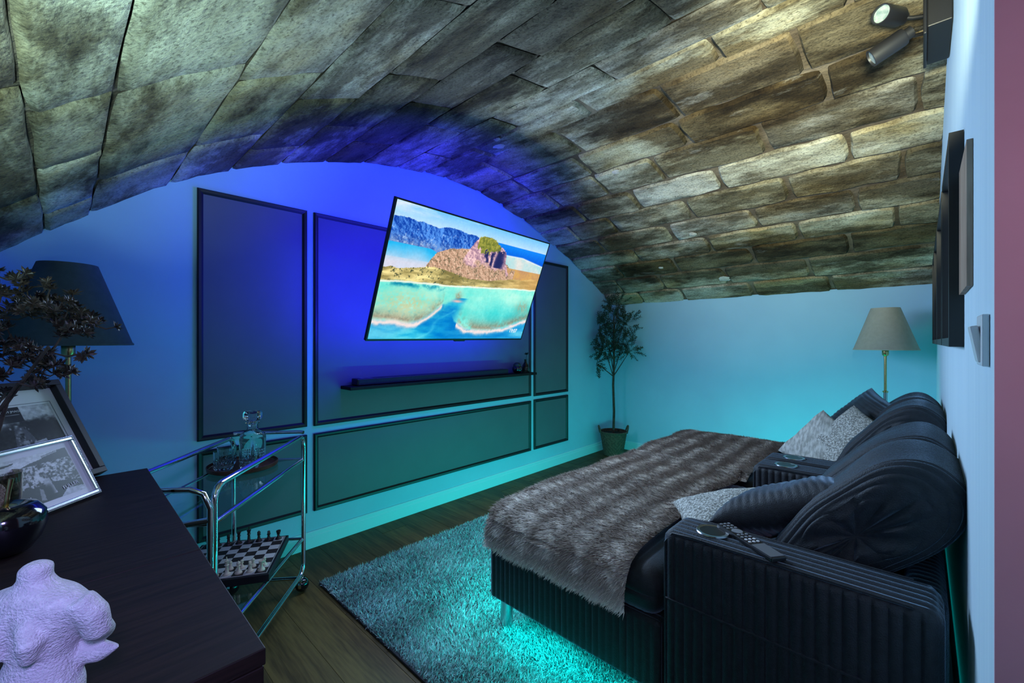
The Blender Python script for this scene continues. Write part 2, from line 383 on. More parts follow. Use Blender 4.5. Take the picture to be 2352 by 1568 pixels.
# ---------------------------------------------------------------- room
XL, XR, YB, YF = -2.79, .08, 4.70, -.20
DOOR = .96
VY = np.array([-.6, -.35, -.2, -.06, .13, .25, .46, .97, 1.38, 1.69, 2.09, 2.5, 2.886, 3.42, 3.764, 4.2, 4.5, 4.7, 4.95])
VZ = np.array([1.26, 1.52, 1.66, 1.775, 1.925, 2.02, 2.155, 2.39, 2.515, 2.575, 2.615, 2.595, 2.525, 2.355, 2.215, 2.02, 1.865, 1.75, 1.6])
VM = np.gradient(VZ, VY)
def vz(y):
    i = int(np.clip(np.searchsorted(VY, y) - 1, 0, len(VY) - 2)); h = VY[i + 1] - VY[i]; t = (y - VY[i]) / h
    return (2 * t**3 - 3 * t**2 + 1) * VZ[i] + (t**3 - 2 * t**2 + t) * h * VM[i] + (-2 * t**3 + 3 * t**2) * VZ[i + 1] + (t**3 - t**2) * h * VM[i + 1]
def vn(y):
    d = (vz(y + .01) - vz(y - .01)) / .02; n = Vector((0, d, -1)); return n.normalized()
def vpt(x, y, off): return Vector((x, y, vz(y))) + vn(y) * off

# floor: boards across the room
floor = struct('floor', MB().box((-1.0, 2.2, -.035), (4.2, 5.6, .04)), m_sub)
pw = .188; row = 0; y = YF
while y < YB:
    y2 = min(y + pw, YB); x = XL - random.choice([.1, .45, .8, 1.1]); 
    while x < 1.05:
        x2 = x + 1.25; a, b = max(x, XL), min(x2, 1.05 if y2 < DOOR else XR)
        if b - a > .05 and a < (1.05 if y2 < DOOR else XR):
            dz = random.uniform(-.0006, .0004)
            MB().box(((a + b) / 2, (y + y2) / 2, -.0075 + dz), (b - a - .0022, y2 - y - .0011, .015)).build('plank', m_plank, floor, bevel=.0006)
        x = x2
    y += pw; row += 1

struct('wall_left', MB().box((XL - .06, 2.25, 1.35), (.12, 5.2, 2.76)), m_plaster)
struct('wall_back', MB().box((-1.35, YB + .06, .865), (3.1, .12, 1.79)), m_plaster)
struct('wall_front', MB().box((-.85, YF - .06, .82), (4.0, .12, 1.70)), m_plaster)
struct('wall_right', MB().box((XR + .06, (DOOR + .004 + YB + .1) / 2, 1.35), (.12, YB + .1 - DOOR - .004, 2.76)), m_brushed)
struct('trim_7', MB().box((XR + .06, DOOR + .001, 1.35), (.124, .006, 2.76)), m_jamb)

# skirting: stepped profile
def skirt(name, p0, p1, n):
    p0 = Vector(p0); p1 = Vector(p1); n = Vector(n); mb = MB()
    prof = [(0, 0), (.016, 0), (.016, .072), (.013, .077), (.013, .096), (.009, .103), (0, .103)]
    V = [p + n * a + Vector((0, 0, b)) for p in (p0, p1) for a, b in prof]; k = len(prof)
    mb.add(V, [(i, (i + 1) % k, k + (i + 1) % k, k + i) for i in range(k)] + [tuple(range(k))[::-1], tuple(range(k, 2 * k))])
    return struct(name, mb, m_skirt)
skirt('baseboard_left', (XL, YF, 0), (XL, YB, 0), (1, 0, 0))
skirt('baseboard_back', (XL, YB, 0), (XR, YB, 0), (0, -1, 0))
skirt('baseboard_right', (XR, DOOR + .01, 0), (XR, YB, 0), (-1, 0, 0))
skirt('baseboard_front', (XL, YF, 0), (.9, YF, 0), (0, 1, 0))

# black picture-frame mouldings with slate panels inside
def moulding(n, y0, y1, z0, z1):
    w = .027
    fr = MB()
    prof = [(0, 0), (0, .012), (.006, .018), (.018, .016), (w, .008), (w, 0)]   # inwards, proud of the wall
    C = [(y0, z0), (y1, z0), (y1, z1), (y0, z1)]; D = [(1, 1), (-1, 1), (-1, -1), (1, -1)]; k = len(prof)
    V = [Vector((XL + b, c[0] + d[0] * a, c[1] + d[1] * a)) for c, d in zip(C, D) for a, b in prof]
    F = [(i * k + j, i * k + j + 1, ((i + 1) % 4) * k + j + 1, ((i + 1) % 4) * k + j) for i in range(4) for j in range(k - 1)]
    fr.add(V, F)
    o = struct('trim_%d' % n, fr, m_black, smooth=False)
    MB().box((XL + .002, (y0 + y1) / 2, (z0 + z1) / 2), (.004, y1 - y0 - 2 * w + .002, z1 - z0 - 2 * w + .002)).build('panel', m_panel, o)
for n, q in enumerate([(.49, 1.053, .768, 2.117), (.49, 1.053, .227, .716), (1.095, 3.178, .765, 2.117), (1.095, 3.178, .227, .716), (3.225, 3.787, .757, 2.117), (3.225, 3.787, .227, .722)]):
    moulding(n + 1, *q)

# vault: mortar bed with a stone for every joint one can see
mor = MB()
ys = np.linspace(-.26, 4.76, 110); xs = np.linspace(XL - .02, .16, 60)
def mfn(u, v):
    x = XL - .02 + u * (.16 - XL + .02); yy = -.26 + v * 5.02
    return vpt(x, yy, -.016 + .006 * mnoise.noise(Vector((x * 9, yy * 9, 3))))
mor.grid(mfn, 100, 140)
k0 = len(mor.v)
mor.grid(lambda u, v: vpt(XL - .02 + u * (.16 - XL + .02), -.26 + v * 5.02, -.10), 4, 60, flip=True)
ceiling = struct('ceiling', mor, m_mortar, smooth=True)
COURSES = [ # y0, y1, joints (x), gap
 (-.20, -.05, [-2.1, -1.235, -.55], .003), (-.05, .09, [-2.45, -1.83, -1.39, -.7], .003), (.09, .38, [-2.25, -1.42, -.62], .004),
 (.38, .65, [-2.2, -1.55, -.85, -.3], .004), (.65, .905, [-2.45, -1.80, -1.05, -.45], .004), (.905, 1.17, [-2.15, -1.55, -.9, -.25], .005),
 (1.17, 1.43, [-2.4, -1.8, -1.2, -.6], .006), (1.43, 1.70, [-2.05, -1.38, -.72, -.15], .006), (1.70, 1.925, [-2.45, -1.79, -1.11, -.45], .007),
 (1.925, 2.13, [-2.2, -1.37, -.67, -.2], .009), (2.13, 2.49, [-2.35, -1.68, -1.0, -.40], .010), (2.49, 2.765, [-2.4, -1.78, -1.06, -.34], .012),
 (2.765, 3.06, [-2.3, -1.81, -1.35, -.69, -.005], .013), (3.06, 3.315, [-2.2, -1.67, -1.035, -.31], .013), (3.315, 3.57, [-2.45, -2.02, -1.34, -.665, -.08], .013),
 (3.57, 3.81, [-2.3, -1.6, -.93, -.32], .014), (3.81, 4.03, [-2.05, -1.35, -.69, -.12], .012), (4.03, 4.26, [-2.35, -1.75, -1.07, -.40], .012),
 (4.26, 4.51, [-2.5, -2.0, -1.36, -.70], .012), (4.51, 4.715, [-2.35, -1.87, -1.18, -.57], .012)]
def stone(x0, x1, y0, y1, g, seed):
    nx = max(5, min(9, int((x1 - x0) / .075))); ny = 5; off = random.uniform(-.002, .009) if g > .007 else random.uniform(-.001, .001)
    tilt = random.uniform(-.005, .005) * (1 if g > .007 else .2); rough = .016 if g > .01 else .006
    us = [0, .0] + [i / nx for i in range(1, nx)] + [1, 1]; us = [0] + [(.03 + .94 * i / nx) for i in range(nx + 1)] + [1]
    vs = [0] + [(.06 + .88 * j / ny) for j in range(ny + 1)] + [1]
    V = []; nu = len(us); nv = len(vs)
    for j, v in enumerate(vs):
        for i, u in enumerate(us):
            x = x0 + g / 2 + u * (x1 - x0 - g); yy = y0 + g / 2 + v * (y1 - y0 - g)
            ex = mnoise.noise(Vector((x * 6, yy * 6, seed))) * rough; ey = mnoise.noise(Vector((x * 6, yy * 6, seed + 9))) * rough
            cu, cv = u - .5, v - .5; rr = max(0, abs(cu) - .42) * max(0, abs(cv) - .36) * (2.2 if g > .01 else .8)    # worn corners
            x += ex - math.copysign(rr, cu) * (x1 - x0); yy += ey - math.copysign(rr, cv) * (y1 - y0) * 2
            edge = i in (0, nu - 1) or j in (0, nv - 1)
            d = (-.022 if g > .007 else -.010) if edge else off + tilt * cu + .004 * mnoise.noise(Vector((x * 11, yy * 11, seed + 4))) + .003 * mnoise.noise(Vector((x * 30, yy * 30, seed)))
            V.append(vpt(min(max(x, XL - .01), .1), yy, d))
    F = [(j * nu + i, j * nu + i + 1, (j + 1) * nu + i + 1, (j + 1) * nu + i) for j in range(nv - 1) for i in range(nu - 1)]
    return MB().add(V, F).build('stone', m_stone, ceiling, smooth=True)
for r, (y0, y1, jx, g) in enumerate(COURSES):
    e = [XL - .01] + jx + [.10]
    for i in range(len(e) - 1): stone(e[i], e[i + 1], y0, y1, g, r * 20 + i)
for (x, yy, r) in [(-2.05, 2.02, .045), (-1.98, 1.93, .025), (-1.62, 2.80, .035), (-1.42, 3.74, .035), (-1.9, 4.15, .025), (-1.38, 4.42, .05)]:
    pm = MB(); n = 12
    V = [vpt(x, yy, .016)] + [vpt(x + math.cos(2 * PI * k / n) * r * random.uniform(.7, 1.3), yy + math.sin(2 * PI * k / n) * r * random.uniform(.5, .9), .004) for k in range(n)]
    pm.add(V, [(0, 1 + k, 1 + (k + 1) % n) for k in range(n)]).build('plaster_patch', m_patch, ceiling, smooth=True)

# ---------------------------------------------------------------- rounded, ribbed upholstery
def axis_samples(L, r, n):
    a = list(np.linspace(-L / 2 + r, L / 2 - r, max(2, n)))
    b = [r * (1 - math.cos(t)) for t in np.linspace(0, PI / 2, 5)][:-1]
    return [-L / 2 + q for q in b] + a + [L / 2 - q for q in reversed(b)]
def ribbox(L, Wd, H, r, rib=.028, amp=.005, top='x', side='v', puff=0, wob=.0, seed=0, ns=6):
    """rounded box centred on the origin, corduroy ribs pressed out of its faces. top 'x': ribs along x"""
    half = (L / 2, Wd / 2, H / 2); mb = MB()
    def f(c): return abs(math.sin(PI * c / rib)) ** .55
    for ax in range(3):
        o = [k for k in range(3) if k != ax]
        for sg in (-1, 1):
            ribax = None
            if ax == 2: ribax = 1 if top == 'x' else 0
            elif side == 'v': ribax = 1 if ax == 0 else 0
            else: ribax = 2
            S = []
            for k in o:
                D = 2 * half[k]; S.append(axis_samples(D, r, int(D / rib * ns) if k == ribax else max(4, int(D / .06))))
            V = []
            for b in S[1]:
                for a in S[0]:
                    p = [0, 0, 0]; p[o[0]] = a; p[o[1]] = b; p[ax] = sg * half[ax]; p = Vector(p)
                    q = Vector([max(-half[k] + r, min(half[k] - r, p[k])) for k in range(3)])
                    nn = (p - q).normalized(); pos = q + nn * r
                    mk = 1.0
                    for k in o: mk *= min(1, max(0, (half[k] - abs(p[k])) / (r * .7)))
                    if ribax is not None: pos += nn * amp * (f(p[ribax]) - .6) * mk
                    if puff and ax == 2:
                        pos.z += sg * puff * (1 - (p.x / half[0]) ** 2) * (1 - (p.y / half[1]) ** 2)
                    if wob: pos += nn * wob * mnoise.noise(Vector((p.x * 7, p.y * 7, p.z * 7 + seed)))
                    V.append(pos)
            n0 = len(S[0])
            F = [(j * n0 + i, j * n0 + i + 1, (j + 1) * n0 + i + 1, (j + 1) * n0 + i) for j in range(len(S[1]) - 1) for i in range(n0 - 1)]
            mb.add(V, F)
    return mb
def moved(mb, R, t):
    t = Vector(t); mb.v = [tuple((R @ Vector(v) if R else Vector(v)) + t) for v in mb.v]; return mb
def pillow(w, h, t, rib=0, amp=.004, n=48, seed=0, ribv=True):
    mb = MB(); nu = n if not rib else int(max(w, h) / rib * 6)
    def surf(sg):
        def fn(u, v):
            a = u * 2 - 1; b = v * 2 - 1
            th = (max(0, 1 - a**4) * max(0, 1 - b**4)) ** .5 * (1 - .25 * (a * a + b * b) / 2)
            x = w / 2 * a * (1 - .09 * (1 - b * b)); yy = h / 2 * b * (1 - .09 * (1 - a * a))
            z = sg * t / 2 * th
            mk = min(1, th * 1.5)
            if rib: z += sg * amp * mk * (abs(math.sin(PI * (a * w / 2 if ribv else b * h / 2) / rib)) ** .55 - .6)
            z += mk * .010 * mnoise.noise(Vector((a * 2.2, b * 2.2, seed + sg)))
            return Vector((x, yy, z))
        return fn
    mb.grid(surf(1), nu, nu); mb.grid(surf(-1), nu, nu, flip=True); return mb
def backcushion(wy, half_len, half_th, rib=.024, amp=.006, seed=0, fold=True):
    """fat cushion lying along y; cross-section is a long oval (local x = long axis, z = thickness); ends gathered into a fold"""
    mb = MB(); N = 210; K = 64; V = []
    ends = []
    for j in range(N + 1):
        s = j / N * 2 - 1; e = abs(s)
        # meridian: from end centre out to the rim, then along the body
        if e > .55:
            q = (1 - e) / .45; sc = math.sin(q * PI / 2) ** .62; yy = math.copysign(wy / 2 * (.72 + .28 * math.cos(q * PI / 2) ** .8), s)
            if q < .35: yy -= math.copysign(.022 * (1 - q / .35) ** 1.5, s)
        else: q = 1; sc = 1.0; yy = math.copysign(wy / 2 * .72 * (e / .55), s)
        merid = (e) * (wy / 2 + half_th)
        for k in range(K):
            a = 2 * PI * k / K; ca, sa = math.cos(a), math.sin(a); ex = 2.6
            rr = (abs(ca) ** ex + abs(sa) ** ex) ** (-1 / ex)
            x = half_len * rr * ca * sc; z = half_th * rr * sa * sc * (1 + .12 * ca)
            bump = amp * (abs(math.sin(PI * merid / rib)) ** .55 - .5) * min(1, q * 2.5)
            if q < .5: bump += .020 * math.cos(a * 6 + seed) * (1 - q / .5) * min(1, q * 6)
            d = Vector((x / half_len, 0, z / half_th)); d = d.normalized() if d.length > 1e-6 else Vector((0, 0, 0))
            w_ = .012 * mnoise.noise(Vector((x * 6, yy * 5, z * 6 + seed)))
            V.append((x + d.x * (bump + w_), yy + (math.copysign(bump, s) if e > .7 else 0), z + d.z * (bump + w_)))
    F = [(j * K + k, j * K + (k + 1) % K, (j + 1) * K + (k + 1) % K, (j + 1) * K + k) for j in range(N) for k in range(K)]
    mb.add(V, F); return mb

# ---------------------------------------------------------------- sofas and footstools
AX0, AX1 = -.600, .035     # front and back of the arms
def make_sofa(y0, y1, label):
    s = thing('cuddle_sofa', (-.28, (y0 + y1) / 2, 0), label, 'sofa', 'black corduroy sofas along the right wall')
    cy = (y0 + y1) / 2; Wd = y1 - y0; aw = .172
    for sg in (-1, 1):
        arm = moved(ribbox(AX1 - AX0, aw - .006, .645, .028, amp=.008), None, ((AX0 + AX1) / 2 + .28, sg * (Wd / 2 - aw / 2), .3775)).build('armrest', m_cord, s, smooth=True, weld=.0004)
        z = .703; c = (AX0 + .125 + .28, sg * (Wd / 2 - aw / 2))
        MB().lathe([(.037, -.004), (.047, -.004), (.0485, .001), (.046, .004), (.037, .003), (.036, -.004)], 36, (c[0], c[1], z), cap=False).build('cup_holder_rim', m_cupmetal, arm, smooth=True)
        MB().lathe([(.0375, .0025), (.0, .0026)], 32, (c[0], c[1], z)).build('cup_holder_well', m_blackplastic, arm)
        # piping down the two front corners of the arm and along the join of arm and base
        pp = MB()
        for q in (-1, 1):
            yy = sg * (Wd / 2 - aw / 2) + q * (aw / 2 - .010)
            pp.tube([(AX0 + .28 + .007, yy, .07), (AX0 + .28 + .006, yy, .66), (AX0 + .28 + .03, yy, .693), (AX0 + .28 + .09, yy, .697), (AX1 + .28 - .05, yy, .697)], .0045, 6)
        pp.build('piping', m_cord, arm, smooth=True)
        sl = MB(); yy = sg * Wd / 2 - sg * .002
        sl.tube([(AX0 + .29, yy, .486), (AX1 + .27, yy, .486)], .0045, 6); sl.build('seam_welt', m_cord, arm, smooth=True)
    moved(ribbox(.56, Wd - 2 * aw, .24, .02, amp=.005), None, (-.01, 0, .20)).build('base', m_cord, s, smooth=True, weld=.0004)
    moved(ribbox(.54, Wd - 2 * aw - .012, .20, .055, amp=.005, top='x', side='h', puff=.012), None, (-.035, 0, .405)).build('seat_cushion', m_cord, s, smooth=True, weld=.0004)
    moved(ribbox(.085, Wd - 2 * aw - .01, .56, .03, amp=.004), None, (.285, 0, .37)).build('backrest', m_cord, s, smooth=True, weld=.0004)
    for sx in (-.24, .24):
        for sy in (-1, 1): MB().lathe([(.020, 0), (.024, .06)], 16, (sx, sy * (Wd / 2 - .07), 0.0)).build('leg', m_steel, s, smooth=True)
    return s
sofa_a = make_sofa(1.322, 2.497, 'near black corduroy sofa with a remote on its arm')
sofa_b = make_sofa(2.503, 3.680, 'far black corduroy sofa in front of the back wall')

FX0, FX1 = -1.412, -.612
def make_footstool(y0, y1, label):
    s = thing('footstool', ((FX0 + FX1) / 2, (y0 + y1) / 2, 0), label, 'footstool', 'black corduroy footstools pushed against the sofas')
    L = FX1 - FX0; Wd = y1 - y0
    moved(ribbox(L, Wd, .235, .016, amp=.0055), None, (0, 0, .270)).build('base', m_cord, s, smooth=True, weld=.0004)
    moved(ribbox(L + .03, Wd + .01, .165, .066, amp=.004, top='y', side='h', puff=.02), None, (-.012, 0, .462)).build('mattress', m_cord, s, smooth=True, weld=.0004)
    st = MB()
    for (a, b) in (((-L / 2 + .03, -Wd / 2 + .03), (L / 2 - .03, -Wd / 2 + .03)), ((-L / 2 + .03, -Wd / 2 + .03), (-L / 2 + .03, Wd / 2 - .03))):
        st.tube([(a[0], a[1], .147), (b[0], b[1], .147)], .004, 6)
    st.build('led_strip', m_ledteal, s)
    for sx in (-1, 1):
        for sy in (-1, 1):
            MB().lathe([(.026, 0), (.028, .004), (.028, .158)], 24, (sx * (L / 2 - .045), sy * (Wd / 2 - .065), .014)).build('leg', m_steel, s, smooth=True)
    return s
make_footstool(1.330, 2.490, 'near black corduroy footstool on a steel leg, under the near fur throw')
make_footstool(2.510, 3.670, 'far black corduroy footstool by the olive tree, under the far fur throw')

# ---------------------------------------------------------------- rug and fur
def blades(name, P, Nrm, n_len, width, lean, cols, mat, parent, seed=1, tipgain=1.25, flat=.6, stand=1.0):
    r = np.random.default_rng(seed); n = len(P)
    d = Nrm * stand + lean + r.normal(0, .38 * stand + .08, (n, 3)); d /= np.linalg.norm(d, axis=1)[:, None]
    L = n_len * r.uniform(.6, 1.2, n)[:, None]
    sd = np.cross(d, Nrm + r.normal(0, flat, (n, 3))); sd /= (np.linalg.norm(sd, axis=1)[:, None] + 1e-9)
    V = np.empty((n * 3, 3)); V[0::3] = P - sd * width / 2; V[1::3] = P + sd * width / 2; V[2::3] = P + d * L
    F = np.arange(n * 3, dtype=np.int32).reshape(n, 3)
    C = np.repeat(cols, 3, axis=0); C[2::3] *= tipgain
    o = fast(name, V, F, mat, parent, C); o['kind'] = 'stuff'; return o
RX0, RX1, RY0, RY1 = -2.335, -.66, .945, 3.42
rug = thing('shag_rug', ((RX0 + RX1) / 2, (RY0 + RY1) / 2, 0), 'pale blue-grey shag rug on the wooden floor under the footstools', 'rug')
rc = Vector(((RX0 + RX1) / 2, (RY0 + RY1) / 2, 0))
MB().box((0, 0, .006), (RX1 - RX0, RY1 - RY0, .011)).build('backing', m_rugbase, rug, bevel=.003)
n = 230000
P = np.c_[RNG.uniform(RX0 + .004, RX1 - .002, n), RNG.uniform(RY0 + .004, RY1 - .004, n)]
P = P[~((P[:, 0] > -1.25) & (P[:, 1] > 1.75))]; P = P[~((P[:, 0] > -.9) & (P[:, 1] > 1.6))]; n = len(P)
tw = np.array([mnoise.noise(Vector((a * 5, b * 5, 0))) for a, b in P[:, :2]])
val = RNG.choice([.30, .48, .66, .95], n, p=[.25, .35, .28, .12]) * (1 + .35 * tw)
cols = np.c_[val * .74, val * 1.0, val * 1.06]
ang = np.array([mnoise.noise(Vector((a * 3, b * 3, 5))) for a, b in P[:, :2]]) * 4
lean = np.c_[np.cos(ang) * .45, np.sin(ang) * .45, np.zeros(n)]
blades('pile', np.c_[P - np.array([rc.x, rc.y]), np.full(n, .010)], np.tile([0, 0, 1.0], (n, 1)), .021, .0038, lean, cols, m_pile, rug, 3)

def make_throw(label, x0, x1, path, seed, nblade=95000, loc=(0, 0, 0)):
    """faux-fur blanket: x from x0 to x1, draped along path = [(y, z)...]"""
    t = thing('fur_throw', loc, label, 'throw', 'faux fur throws on the footstools')
    pth = np.array(path, float); d = np.r_[0, np.cumsum(np.linalg.norm(np.diff(pth, axis=0), axis=1))]; D = d[-1]
    nu, nv = 44, 110; U, Vv = np.meshgrid(np.linspace(0, 1, nu), np.linspace(0, 1, nv))
    yy = np.interp(Vv * D, d, pth[:, 0]); zz = np.interp(Vv * D, d, pth[:, 1]); xx = x0 + U * (x1 - x0)
    G = np.empty((nv, nu, 3))
    for j in range(nv):
        for i in range(nu):
            a, b, c = xx[j, i], yy[j, i], zz[j, i]; s = Vv[j, i] * D
            w1 = mnoise.noise(Vector((a * 2.2, s * 1.6, seed))); w2 = mnoise.noise(Vector((a * 8, s * 3, seed + 3)))
            edge = math.sin(s * 9 + seed) * .012 + mnoise.noise(Vector((s * 3, 0, seed))) * .03
            hang = 1.0 if 0 < j else 1.0
            G[j, i] = (a + edge * (U[j, i] * 2 - 1) * (1 if abs(U[j, i] * 2 - 1) > .5 else .4), b + (.006 * w2 if c > .5 else .010 * w1), c + (.010 * w1 + .008 * abs(w2) if c > .5 else .018 * mnoise.noise(Vector((a * 4, 0, seed)))))
    # round off left edge so it drops over the mattress edge
    lo = np.array(loc); Vt = G.reshape(-1, 3) - lo
    idx = np.arange(nv * nu).reshape(nv, nu)
    Fq = np.stack([idx[:-1, :-1], idx[:-1, 1:], idx[1:, 1:], idx[1:, :-1]], -1).reshape(-1, 4)
    fast('backing', Vt, Fq, m_furbase, t, smooth=True)
    A, B, C_ = Vt[Fq[:, 0]], Vt[Fq[:, 1]], Vt[Fq[:, 3]]
    nr = np.cross(B - A, C_ - A); ar = np.linalg.norm(nr, axis=1); nr /= ar[:, None]
    nr[nr[:, 2] < -.05] *= -1
    hangf = np.abs(nr[:, 2]) < .5; nr[hangf & (nr[:, 1] > 0)] *= -1
    pick = RNG.choice(len(Fq), nblade, p=ar / ar.sum()); u = RNG.random((nblade, 1)); v = RNG.random((nblade, 1))
    Pb = A[pick] + (B - A)[pick] * u + (C_ - A)[pick] * v; Nb = nr[pick]
    fx = (pick % (nu - 1)) / (nu - 1); fy = (pick // (nu - 1)) / (nv - 1) * D
    wx = Pb[:, 0] + lo[0]
    n1 = np.array([mnoise.noise(Vector((a * 5, b * 9, seed))) for a, b in zip(wx, fy)])
    n2 = np.array([mnoise.noise(Vector((a * 22, b * 6, seed + 2))) for a, b in zip(wx, fy)])
    band = .5 + .5 * np.sin(2 * PI * (wx / .135 + .18 * n1)); bars = .5 + .5 * np.sin(2 * PI * (fy / .062 + .5 * n2 + .2 * n1))
    k = np.clip(.06 + .72 * band ** 1.2 * (.25 + .75 * bars) + .30 * n1 + .32 * n2, 0, 1)[:, None]
    hm = np.clip(1 - fy / .07, 0, 1)[:, None]; k = np.maximum(k, hm * .9)
    dark = np.array([.40, .33, .285]); pale = np.array([1.0, .95, .88])
    cols = dark + (pale - dark) * k ** 1.3; cols *= RNG.uniform(.75, 1.25, (nblade, 1))
    fl = np.c_[np.full(nblade, -.45), np.where(hangf[pick], -.15, -1.1), np.where(hangf[pick], -.8, 0)]
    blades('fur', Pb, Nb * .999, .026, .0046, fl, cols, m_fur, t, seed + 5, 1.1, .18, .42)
    return t
zt = .576
near_path = [(1.285, .405), (1.288, .47), (1.302, .515), (1.335, .552), (1.40, .571), (1.6, zt + .004), (1.95, zt + .010), (2.3, zt + .003), (2.46, zt - .008), (2.52, zt - .005), (2.60, zt + .012)]
far_path = [(2.50, .553), (2.60, .571), (2.85, zt + .004), (3.15, zt + .008), (3.45, zt + .002), (3.58, .567), (3.65, .548), (3.685, .505), (3.69, .45)]
make_throw('grey-brown faux fur throw on the near footstool, hem hanging over its side', -1.385, -.715, near_path, 3, 110000, (-1.05, 1.9, .58))
make_throw('grey-brown faux fur throw on the far footstool near the back wall', -1.39, -.66, far_path, 11, 80000, (-1.05, 3.1, .58))

# ---------------------------------------------------------------- cushions
def Rxyz(x, y, z): return Matrix.Rotation(math.radians(z), 3, 'Z') @ Matrix.Rotation(math.radians(y), 3, 'Y') @ Matrix.Rotation(math.radians(x), 3, 'X')
def cushion(name, mb, mat, loc, R, label, group=None):
    o = moved(mb, R, (0, 0, 0)).build(name, mat, None, smooth=True, weld=.0002); o.location = loc
    return tag(o, label, 'cushion', group)
GB = 'fat corduroy back cushions leaning on the sofas'
for (yy, lab, sd) in ((1.72, 'near sofa black back cushion with a star-folded end, nearest the camera', 1), (2.12, 'near sofa black back cushion behind the star-folded one', 5),
                      (2.90, 'far sofa black back cushion beside the grey cushions', 9), (3.31, 'far sofa black back cushion nearest the standing lamp', 13)):
    cushion('back_cushion', backcushion(.40, .285, .118, seed=sd), m_cord, (-.135, yy, .752), Rxyz(0, -48 + random.uniform(-3, 3), 0), lab, GB)
GS = 'loose scatter cushions on the sofas'
cushion('scatter_cushion', pillow(.38, .36, .12, seed=2), m_greycush, (-.545, 1.79, .625), Rxyz(4, -14, 30), 'grey chenille scatter cushion beside the near arm cup holder', GS)
cushion('scatter_cushion', pillow(.44, .42, .16, rib=.026, amp=.006, seed=3), m_cord, (-.335, 1.76, .72), Rxyz(-16, -24, 8), 'black corduroy scatter cushion lying in the near sofa', GS)
cushion('scatter_cushion', pillow(.36, .36, .12, seed=4), m_greycush, (-.205, 2.16, .72), Rxyz(-10, -44, 0), 'grey chenille scatter cushion mostly hidden behind the black one', GS)
cushion('scatter_cushion', pillow(.36, .36, .12, seed=6), m_stripecush, (-.43, 3.03, .70), Rxyz(24, -48, 24), 'pale striped scatter cushion left on the far sofa', GS)
cushion('scatter_cushion', pillow(.38, .40, .12, seed=7), m_greycush, (-.285, 2.97, .74), Rxyz(24, -44, 24), 'speckled grey scatter cushion right of the striped one', GS)
cushion('scatter_cushion', pillow(.44, .44, .14, rib=.026, amp=.006, seed=8), m_cord, (-.27, 3.27, .80), Rxyz(20, -46, 15), 'black corduroy scatter cushion behind the two grey ones', GS)

# ---------------------------------------------------------------- remote control
rm = thing('remote_control', (-.372, 1.405, .7035), 'slim grey remote control on the near sofa arm', 'remote', rz=math.radians(-35.5))
MB().box((0, 0, .006), (.228, .046, .012)).build('body', m_blackplastic, rm, bevel=.003)
MB().box((.072, 0, .0126), (.072, .042, .0012)).build('face_plate', M('remote_plate', (.16, .17, .19), rough=.35), rm)
for i in range(9):
    for j in range(3):
        if i in (3, 4): continue
        x = -.103 + i * .0155; yy = -.0135 + j * .0135
        MB().lathe([(.0045, 0), (.0048, .0015), (.0035, .0024)], 10, (x, yy, .012)).build('button', m_buttonlight if i > 6 else m_button, rm)
MB().lathe([(.0155, 0), (.016, .0018), (.009, .002)], 24, (-.103 + 3.5 * .0155, 0, .012)).build('navigation_ring', m_button, rm)

# ---------------------------------------------------------------- television
tv = thing('television', TVC, 'large flat television tilted on a wall arm, showing an island lagoon', 'television')
Rt = Matrix((TVX, TVU, TVN)).transposed()          # local x right, y up, z out
tv.matrix_world = Matrix.Translation(TVC) @ Rt.to_4x4()
MB().box((0, 0, -.012), (TVW, TVH, .018)).build('body', m_blackplastic, tv, bevel=.003)
bz = MB()
for (cx, cyy, sx, sy) in ((0, TVH / 2 - .005, TVW, .010), (0, -TVH / 2 + .006, TVW, .012), (-TVW / 2 + .005, .001, .010, TVH - .022), (TVW / 2 - .005, .001, .010, TVH - .022)): bz.box((cx, cyy, -.0005), (sx, sy, .006))
bz.build('bezel', m_blackplastic, tv)
MB().box((0, -.12, -.036), (TVW * .72, .42, .032)).build('electronics_housing', m_blackplastic, tv, bevel=.006)
MB().box((0.02, -TVH / 2 - .004, -.006), (.10, .010, .016)).build('sensor_bump', m_blackplastic, tv, bevel=.002)
ls = MB()
for (cx, cyy, sx, sy) in ((0, TVH / 2 - .07, TVW - .2, .012), (-TVW / 2 + .07, 0, .012, TVH - .2), (TVW / 2 - .07, 0, .012, TVH - .2)): ls.box((cx, cyy, -.0235), (sx, sy, .005))
ls.build('led_strip', m_led, tv)
arm = MB(); arm.box((0, 0, -.060), (.36, .36, .014)); inv = tv.matrix_world.inverted()
wp = inv @ Vector((XL + .035, TVC.y + .02, 1.62)); el = inv @ Vector((-2.52, TVC.y + .22, 1.60))
arm.tube([(0, 0, -.06), tuple(el)], .018, 10); arm.tube([tuple(el), tuple(wp)], .018, 10)
arm.build('wall_arm', m_blackmatte, tv)
pl = MB(); V = [(XL + a, TVC.y + .02 + b, 1.62 + c) for a in (0, .03) for b in (-.11, .11) for c in (-.14, .14)]
pl.add([tuple(inv @ Vector(v)) for v in V], [(0, 1, 3, 2), (4, 6, 7, 5), (0, 4, 5, 1), (2, 3, 7, 6), (0, 2, 6, 4), (1, 5, 7, 3)]); pl.build('wall_plate', m_blackmatte, tv)
